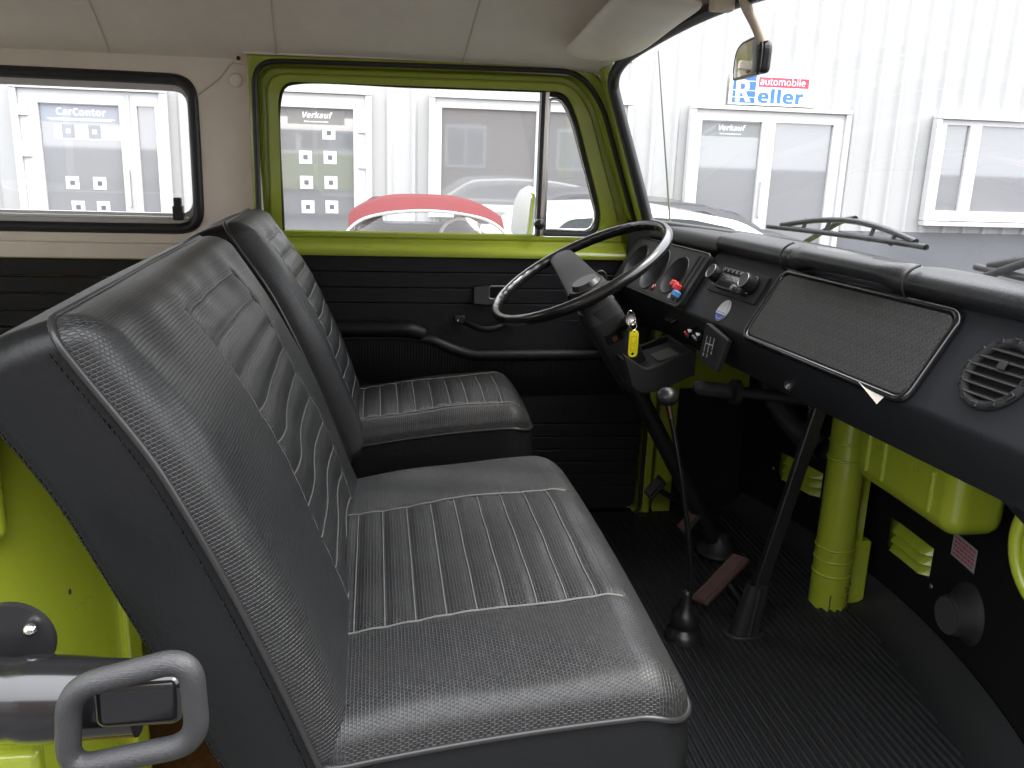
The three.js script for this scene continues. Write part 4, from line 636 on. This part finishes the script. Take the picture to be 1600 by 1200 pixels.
// ---------------------------------------------------------------- levers, pedals, pipe
{
  const g = thing('gear_lever', 'long thin black gear lever with round knob', 'gear lever');
  obj('rod', tube([[0.66, 0.08, -0.06], [0.66, 0.16, -0.06], [0.636, 0.3, -0.06], [0.602, 0.45, -0.06], [0.58, 0.53, -0.06]], 0.0058, false, 60, 12), M.gloss, g);
  obj('ferrule', rod([0.588, 0.5, -0.06], [0.581, 0.53, -0.06], 0.0065, 0.007, 16), std(lin(0.25, 0.15, 0.14), 0.3, { metalness: 1 }), g);
  obj('knob', new THREE.SphereGeometry(0.0225, 32, 20).scale(1, 0.85, 1).translate(0.577, 0.545, -0.06), M.plastic, g);
  obj('boot', new THREE.LatheGeometry([[0.0, 0.112], [0.008, 0.112], [0.012, 0.1], [0.009, 0.096], [0.015, 0.088], [0.012, 0.083], [0.019, 0.076], [0.016, 0.072], [0.026, 0.06], [0.031, 0.045], [0.03, 0.03], [0.026, 0.024], [0.036, 0.02], [0.04, 0.008], [0.042, 0.0]].map((p) => new THREE.Vector2(...p)), 36).translate(0.657, 0.003, -0.06), M.plastic, g);
}
{
  const h = thing('handbrake_lever', 'flat black handbrake lever rising from floor to dashboard', 'handbrake');
  const bar = (a, b, w, d) => { const v = b.clone().sub(a), g = new RoundedBoxGeometry(w, v.length(), d, 2, 0.004); g.applyQuaternion(new THREE.Quaternion().setFromUnitVectors(V(0, 1, 0), v.clone().normalize())); const m = a.clone().add(b).multiplyScalar(0.5); return g.translate(m.x, m.y, m.z); };
  obj('bar', bar(V(0.815, 0.1, -0.06), V(0.908, 0.53, -0.06), 0.029, 0.018), M.plastic, h);
  obj('sleeve', grid(32, 12, (u, v) => { const t = u * Math.PI * 2, y = lerp(0.0, 0.125, v), k = lerp(1.25, 0.9, v), e = 0.6, cx = Math.sign(Math.cos(t)) * Math.abs(Math.cos(t)) ** e, cz = Math.sign(Math.sin(t)) * Math.abs(Math.sin(t)) ** e; return [lerp(0.794, 0.816, v) + 0.025 * k * cx, y, -0.06 + 0.018 * k * cz]; }), M.rubber, h);
  obj('sleeve_rib', tube([[0.812, 0.12, -0.041], [0.803, 0.06, -0.038], [0.795, 0.01, -0.036]], 0.006, false, 16), M.rubber, h);
  obj('sleeve_foot', new THREE.TorusGeometry(0.036, 0.006, 10, 40).scale(1.1, 0.75, 1).rotateX(Math.PI / 2).translate(0.794, 0.005, -0.06), M.rubber, h);
  obj('grip', grid(28, 16, (u, v) => { const t = v * Math.PI * 2, k = Math.sqrt(Math.max(0.02, 1 - (2 * u - 1) ** 6)), x = lerp(0.652, 0.742, u); return [x, 0.548 - 0.12 * (x - 0.652) + 0.0165 * k * Math.sin(t), -0.12 + 0.014 * k * Math.cos(t)]; }), M.plasticMatt, h);
  obj('grip_collar', rod([0.738, 0.538, -0.12], [0.752, 0.537, -0.12], 0.026, 0.026, 28), M.plastic, h);
  obj('grip_rod', rod([0.75, 0.537, -0.12], [0.93, 0.52, -0.1], 0.012, 0.012, 14), M.plastic, h);
  obj('pivot_strut', rod([0.905, 0.52, -0.06], [0.93, 0.6, -0.06], 0.016, 0.016, 14), M.plastic, h);
}
{
  const p = thing('heater_pipe', 'upright lime green heater pipe with ring ridges on floor', 'pipe');
  obj('tube', new THREE.CylinderGeometry(0.04, 0.044, 0.62, 40).translate(1.053, 0.31, -0.18), M.green, p);
  for (const y of [0.405, 0.365, 0.15, 0.12, 0.085]) obj('ridge', new THREE.TorusGeometry(lerp(0.0435, 0.0405, y / 0.62), 0.003, 8, 40).rotateX(Math.PI / 2).translate(1.053, y, -0.18), M.green, p);
  obj('flange', [box(1.09, 1.118, 0.0, 0.6, -0.184, -0.176, 0.002), box(1.08, 1.14, 0.0, 0.16, -0.2, -0.17, 0.006)], M.green, p);
  const seamPts = []; seed = 77; for (let i = 0; i < 10; i++) seamPts.push([1.036 + 0.003 * (rnd() - 0.5), 0.004 + i * 0.0042, -0.1402 + 0.0005]);
  obj('rust_crack', tube(seamPts, 0.0016, false, 30, 5), M.rust, p);
  const sp2 = []; for (let i = 0; i < 26; i++) { const a = 0.2 + rnd() * 1.0, y = rnd() ** 2 * 0.1 + 0.004, rr = lerp(0.0441, 0.0405, y / 0.62); sp2.push(new THREE.SphereGeometry(0.0008 + rnd() * 0.0018, 6, 5).scale(1, 1.5, 1).translate(1.053 + rr * Math.cos(a), y, -0.18 + rr * Math.sin(a))); }
  const rs = obj('rust_specks', sp2, M.rust, p); rs.userData.kind = 'stuff';
}
{
  const pad = (name, label, c, w, h, rot, ribs, stem) => {
    const t = thing(name, label, 'pedal'), Y = V(...rot).normalize(), Z = V(-0.35, 0.9, 0.1).addScaledVector(Y, -V(-0.35, 0.9, 0.1).dot(Y)).normalize(), m = new THREE.Matrix4().makeBasis(new THREE.Vector3().crossVectors(Y, Z), Y, Z).setPosition(...c);
    obj('pad', new RoundedBoxGeometry(w, h, 0.012, 3, 0.005).applyMatrix4(m), ribs.mat, t);
    for (let i = 0; i < ribs.n; i++) { const x = lerp(-w / 2 + 0.008, w / 2 - 0.008, (i + 0.5) / ribs.n); obj('rib', box(x - 0.0015, x + 0.0015, -h / 2 + 0.006, h / 2 - 0.006, 0.005, 0.009, 0.0008).applyMatrix4(m), ribs.rmat, t); }
    if (stem) obj('stem', rod(V(...stem[0]), V(...stem[1]), 0.008, 0.008, 12), M.plastic, t);
    return t;
  };
  const worn = std(lin(0.06, 0.055, 0.05), 0.6), brown = std(lin(0.055, 0.028, 0.022), 0.5), brownR = std(lin(0.1, 0.055, 0.045), 0.5);
  pad('clutch_pedal', 'small worn ribbed pedal beside the far door edge', [0.762, 0.12, -0.633], 0.05, 0.065, [0.6, 0.8, 0], { n: 5, mat: M.rubber, rmat: worn }, [[0.77, 0.115, -0.633], [0.93, 0.02, -0.63]]);
  pad('brake_pedal', 'small brown ribbed pedal behind the gear lever rod', [0.794, 0.1, -0.442], 0.05, 0.065, [0.6, 0.8, 0], { n: 5, mat: M.rubber, rmat: brownR }, [[0.8, 0.095, -0.445], [0.94, 0.01, -0.48]]);
  pad('accelerator_pedal', 'long brown ribbed accelerator pedal lying on the mat', [0.788, 0.065, -0.195], 0.05, 0.165, [0.12, 0.07, -0.07], { n: 7, mat: brown, rmat: brownR }, [[0.8, 0.065, -0.2], [0.84, 0.01, -0.17]]);
}
// ---------------------------------------------------------------- front wall under the dash
{
  const f = thing('kick_board', 'black board lining the front wall below the dashboard', 'lining board');
  const holes = [[-0.18, -0.01, 0.145, 0.215], [-0.625, -0.455, 0.15, 0.22]];
  const zs = [], ys = [0, 0.145, 0.15, 0.215, 0.22, 0.44]; for (let i = 0; i <= 60; i++) zs.push(lerp(-0.79, 0.8, i / 60)); for (const h of holes) zs.push(h[0], h[1]); zs.sort((a, b) => a - b);
  const P = [], I = []; for (const y of ys) for (const z of zs) P.push(xf(z), y, z); const nz = zs.length;
  for (let j = 0; j + 1 < ys.length; j++) for (let i = 0; i + 1 < nz; i++) { const zm = (zs[i] + zs[i + 1]) / 2, ym = (ys[j] + ys[j + 1]) / 2; if (holes.some((h) => zm > h[0] && zm < h[1] && ym > h[2] && ym < h[3])) continue; const a = j * nz + i; I.push(a, a + 1, a + nz + 1, a, a + nz + 1, a + nz); }
  const g = new THREE.BufferGeometry(); g.setAttribute('position', new THREE.Float32BufferAttribute(P, 3)); g.setIndex(I); g.computeVertexNormals();
  obj('board', g, M.board, f);
  for (const h of holes) for (let k = 0; k < 3; k++) { const y0 = h[2] + k * 0.0235; obj('louvre', grid(14, 8, (u, v) => { const z = lerp(h[0] + 0.002, h[1] - 0.002, u), s = Math.sin(v * Math.PI * 0.5), e = Math.min(1, Math.min(u, 1 - u) * 8); return [xf(z) + 0.018 - 0.03 * (1 - v) * e, y0 + 0.0235 * s, z]; }), M.green, f); }
  for (const [z, y] of [[0.005, 0.135], [-0.645, 0.165], [0.268, 0.33]]) obj('screw', new THREE.SphereGeometry(0.0055, 14, 10).scale(0.5, 1, 1).translate(xf(z) - 0.002, y, z), M.dullMetal, f);
  const lab = canvasTex(256, 128, (c) => { c.fillStyle = '#8d9094'; c.fillRect(0, 0, 256, 128); c.fillStyle = '#a0303c'; seed = 5; for (let r = 0; r < 5; r++) { let x = 16; while (x < 230) { const w = 14 + rnd() * 34; c.fillRect(x, 14 + r * 22, Math.min(w, 238 - x), 13); x += w + 6; } } });
  obj('label', grid(6, 2, (u, v) => { const z = lerp(0.055, 0.145, u); return [xf(z) - 0.003, lerp(0.235, 0.285, v), z]; }), std(0xffffff, 0.45, { map: lab }), f);
  const cap = obj('speaker_cap', new THREE.LatheGeometry([[0, 0.05], [0.036, 0.05], [0.04, 0.046], [0.044, 0.02], [0.058, 0.008], [0.064, 0]].map((p) => new THREE.Vector2(...p)), 40).rotateZ(Math.PI / 2).translate(xf(0.15), 0.15, 0.15), M.plasticMatt, f);
  obj('cap_face', new THREE.CylinderGeometry(0.036, 0.036, 0.002, 40).rotateZ(Math.PI / 2).translate(xf(0.15) - 0.0505, 0.15, 0.15), std(lin(0.035, 0.034, 0.033), 0.7, { bumpMap: leatherBump, bumpScale: 0.002 }), cap);
}
{
  const d = thing('fresh_air_duct', 'lime green sheet metal air box hanging under the dashboard', 'air duct');
  obj('housing', new RoundedBoxGeometry(0.12, 0.34, 0.34, 5, 0.035).translate(1.07, 0.53, 0.085), M.green, d);
  for (const z of [-0.03, 0.03, 0.19]) obj('stamped_rib', new THREE.CapsuleGeometry(0.007, 0.07, 6, 12).translate(1.011, 0.43, z), M.green, d);
  const e = thing('demister_elbow', 'round lime green duct mouth at the right edge below dashboard', 'air duct');
  obj('flange', new THREE.TorusGeometry(0.12, 0.012, 12, 50).rotateY(Math.PI / 2 + 0.35).translate(1.03, 0.46, 0.555), M.green, e);
  obj('drum', new THREE.CylinderGeometry(0.115, 0.12, 0.08, 40).rotateZ(Math.PI / 2).rotateY(0.35).translate(1.06, 0.46, 0.555), M.green, e);
  const h = thing('air_hose', 'black curved hose under the dashboard behind handbrake lever', 'hose');
  obj('hose', tube([[0.98, 0.6, -0.5], [0.99, 0.5, -0.5], [1.0, 0.42, -0.45], [1.02, 0.37, -0.36], [1.04, 0.355, -0.26]], 0.028, false, 60, 16), M.rubber, h);
  obj('spring', tube(Array.from({ length: 60 }, (_, i) => [0.915 + 0.006 * Math.cos(i), 0.5 + i * 0.0016 - 0.05, -0.11 + 0.006 * Math.sin(i)]), 0.0016, false, 200, 5), M.dullMetal, h);
}
// ---------------------------------------------------------------- roof fittings
{
  const s = thing('sun_visor', 'beige padded sun visor folded up above the windscreen', 'sun visor');
  const g = grid(60, 30, (u, v) => { const t = v * Math.PI * 2, z = lerp(-0.655, -0.03, u), e = Math.min(1, Math.sqrt(Math.max(0, 1 - Math.pow(Math.abs(2 * u - 1), 10)))); const cx = Math.sign(Math.cos(t)) * Math.abs(Math.cos(t)) ** 0.7; const yb = lerp(1.243, 1.288, smooth(0, 1, u)), x = 0.525 - 0.012 * u + 0.083 * e * cx; return [x, yb - 0.006 + 0.016 * e * Math.sin(t) + 0.05 * (0.53 - x), z]; }, (u, v) => [u * 0.6, v * 0.35]);
  obj('pad', g, M.cream, s);
  obj('pivot_screw', new THREE.SphereGeometry(0.006, 12, 8).translate(0.6, 1.222, -0.655), std(lin(0.2, 0.09, 0.05), 0.6), s);
  obj('pivot_bracket', box(0.585, 0.625, 1.224, 1.245, -0.665, -0.645, 0.004), M.cream, s);
  obj('clip', box(0.59, 0.63, 1.262, 1.29, -0.05, -0.02, 0.005), M.beige, s);
}
{
  const m = thing('rear_view_mirror', 'small black interior mirror on a beige arm at windscreen top', 'mirror');
  obj('arm', tube([[0.628, 1.305, -0.0], [0.636, 1.27, 0.01], [0.65, 1.235, 0.03], [0.662, 1.205, 0.04]], 0.0095, false, 24, 14), M.beige, m);
  const A = V(0.682, 0, -0.13), B = V(0.656, 0, 0.05), ang = Math.atan2(-(A.x - B.x), B.z - A.z);
  const o = roundPoly([[-0.09, -0.028], [0.09, -0.028], [0.09, 0.026], [0.05, 0.034], [-0.05, 0.033], [-0.09, 0.02]], [0.012, 0.012, 0.02, 0.05, 0.05, 0.02], 6);
  const X = B.clone().sub(A).normalize(), Y = V(0.02, 1, 0).normalize(), Zz = new THREE.Vector3().crossVectors(X, Y).normalize();
  if (Zz.x > 0) Zz.negate();
  const mm = new THREE.Matrix4().makeBasis(X, new THREE.Vector3().crossVectors(Zz, X).normalize(), Zz).setPosition(0.669, 1.184, -0.04);
  obj('housing', plate(o, null, -0.02, 0.0, 0.006).applyMatrix4(mm), M.plastic, m);
  obj('rim', tube(o.map(([x, y]) => V(x, y, 0).applyMatrix4(mm)), 0.003, true, 120, 8), M.plastic, m);
  obj('mirror_glass', plate(o.map(([x, y]) => [x * 0.97, y * 0.93]), null, 0.0, 0.002, 0).applyMatrix4(mm), M.mirror, m);
}
{
  const h = thing('coat_hook', 'small tan plastic hook at the top of the far pillar', 'hook');
  obj('bracket', plate(roundPoly([[-0.335, 1.19], [-0.335, 1.212], [-0.302, 1.214], [-0.286, 1.2], [-0.286, 1.166], [-0.304, 1.166], [-0.306, 1.186]], 0.006), null, -0.776, -0.756, 0.005), M.beige, h);
  obj('screw_hole', new THREE.CylinderGeometry(0.005, 0.005, 0.003, 14).rotateX(Math.PI / 2).translate(-0.322, 1.201, -0.755), M.rust, h);
  const b = thing('pillar_button', 'round cream plastic button on the pillar below the hook', 'button');
  obj('cap', new THREE.LatheGeometry([[0, 0.012], [0.012, 0.0115], [0.0165, 0.008], [0.018, 0.0]].map((p) => new THREE.Vector2(...p)), 36).rotateX(Math.PI / 2).translate(-0.333, 1.151, -0.776), M.cream, b);
  const c = thing('roof_grip', 'black grab handle end on the headliner at far left', 'grab handle');
  obj('grip', new THREE.CapsuleGeometry(0.016, 0.1, 8, 16).rotateZ(Math.PI / 2).translate(-0.905, 1.245, -0.735), M.plastic, c);
}
// ---------------------------------------------------------------- passenger door, swung wide open beside the viewer
{
  const d = thing('passenger_door', 'opened near cab door with black inner trim beside the viewer', 'vehicle door');
  d.position.set(0.86, 0, 0.83); d.rotation.y = 0.16; // hinged at its front edge, standing out from the body
  const turn = (g) => g.rotateY(-Math.PI / 2);
  obj('panel', turn(plate(roundPoly([[0, 0], [0.95, 0], [0.95, 0.74], [0, 0.74]], 0.05), null, -0.03, 0.03, 0.01)), M.green, d);
  obj('trim', turn(plate(roundPoly([[0.02, 0.02], [0.93, 0.02], [0.93, 0.72], [0.02, 0.72]], 0.04), null, 0.032, 0.044, 0.003)), M.trim, d);
  obj('window_frame', turn(plate(roundPoly([[0.03, 0.742], [0.95, 0.742], [0.95, 1.19], [0.2, 1.19], [0.12, 1.12]], 0.05), [roundPoly([[0.1, 0.785], [0.9, 0.785], [0.9, 1.15], [0.22, 1.15], [0.17, 1.1]], 0.04)], -0.02, 0.02, 0.006)), M.green, d);
  obj('pane', turn(plate([[0.09, 0.78], [0.91, 0.78], [0.91, 1.16], [0.21, 1.16]], null, -0.002, 0.002, 0)), M.glass, d);
}
// ---------------------------------------------------------------- outside fittings of the van
{
  const mk = (z0, z1, label) => {
    const w = thing('wiper', label, 'wiper', 'windscreen wipers'); const X = (z) => wxB(z) + 0.018;
    const n = 14, bl = Array.from({ length: n }, (_, i) => { const z = lerp(z0, z1, i / (n - 1)); return V(X(z) - 0.0, 0.866 + 0.012 * (i / (n - 1)), z); });
    obj('blade', tube(bl, 0.0055, false, 40, 6), M.plastic, w);
    const zm = (z0 + z1) / 2;
    obj('bridge', tube([bl[1].clone().add(V(0.003, 0.006, 0)), V(X(lerp(z0, z1, 0.3)) + 0.008, 0.893, lerp(z0, z1, 0.3)), V(X(zm) + 0.01, 0.9, zm), V(X(lerp(z0, z1, 0.7)) + 0.008, 0.895, lerp(z0, z1, 0.7)), bl[n - 2].clone().add(V(0.003, 0.006, 0))], 0.006, false, 40, 6), M.plastic, w);
    for (const f of [0.22, 0.36, 0.64, 0.78]) { const z = lerp(z0, z1, f); obj('claw', rod(V(X(z), 0.868, z), V(X(z) + 0.008, 0.892, z), 0.004, 0.004, 6), M.plastic, w); }
    obj('arm', tube([[X(zm) + 0.014, 0.905, zm], [X(zm) + 0.02, 0.895, zm - 0.06], [X(zm) + 0.026, 0.86, zm - 0.16], [X(zm) + 0.03, 0.83, zm - 0.24]], 0.006, false, 30, 8), M.plasticMatt, w);
    return w;
  };
  mk(-0.31, 0.2, 'black wiper lying low on the windscreen behind grab handle');
  mk(0.36, 0.8, 'black wiper at the right edge of the windscreen');
  const a = thing('radio_antenna', 'thin metal antenna outside the far end of windscreen', 'antenna');
  obj('mast', rod([0.80, 0.8, -0.78], [0.727, 1.27, -0.78], 0.0028, 0.0016, 10), M.mast = std(lin(0.12, 0.12, 0.125), 0.5), a);
  obj('base', rod([0.803, 0.78, -0.78], [0.8, 0.81, -0.78], 0.01, 0.006, 14), M.seal, a);
  const m = thing('door_mirror', 'rounded chrome door mirror outside the far window', 'mirror');
  const mo = roundPoly([[-0.034, -0.075], [0.034, -0.075], [0.034, 0.06], [0.01, 0.078], [-0.012, 0.07], [-0.034, 0.03]], 0.025, 8);
  const mm = new THREE.Matrix4().makeRotationFromEuler(new THREE.Euler(0, -0.85, -0.1)).setPosition(0.418, 0.835, -0.99);
  obj('shell', plate(mo, null, -0.03, 0.0, 0.012).applyMatrix4(mm), M.chrome, m);
  obj('mirror_glass', plate(mo.map(([x, y]) => [x * 0.9, y * 0.93]), null, 0.0, 0.003, 0).applyMatrix4(mm), std(lin(0.8, 0.82, 0.82), 0.15, { metalness: 1 }), m);
  obj('arm', tube([[0.42, 0.77, -0.99], [0.43, 0.74, -0.98], [0.47, 0.72, -0.9], [0.5, 0.72, -0.82]], 0.007, false, 30, 10), M.chrome, m);
}
// ---------------------------------------------------------------- belt stalk by the near door post
{
  const b = thing('belt_buckle_stalk', 'black seat belt reel with grey loop handle by near post', 'seat belt');
  obj('reel', grid(40, 20, (u, v) => { const t = u * Math.PI * 2, x = lerp(-0.36, -0.2, v), r = 0.034 - 0.004 * smooth(0.5, 1, v) + 0.002 * smooth(0.42, 0.44, v); return [x, 0.56 - 0.1 * (x + 0.28) * 0.5 + r * Math.sin(t), 0.895 + r * Math.cos(t)]; }), M.gloss, b);
  const pl = obj('mount_plate', new THREE.CylinderGeometry(0.036, 0.036, 0.008, 36).rotateX(Math.PI / 2).translate(-0.312, 0.592, 0.856), M.plastic, b);
  obj('bolt', new THREE.SphereGeometry(0.006, 14, 10).translate(-0.292, 0.608, 0.866), M.chrome, pl);
  const lp = roundPoly([[-0.243, 0.53], [-0.14, 0.556], [-0.142, 0.632], [-0.236, 0.603]], 0.024, 8).map(([x, y]) => [x, y, 0.955 + 0.1 * (x + 0.19)]);
  obj('loop_handle', tube(densify(lp.map((p) => [p[0], p[1]]), 0.008).map(([x, y]) => [x, y, 0.955 + 0.12 * (x + 0.19)]), 0.0098, true, 160, 14), M.greyPlastic, b);
  obj('buckle_body', box(-0.225, -0.155, 0.555, 0.6, 0.915, 0.94, 0.01), M.gloss, b);
}
renderer.render(scene, camera);
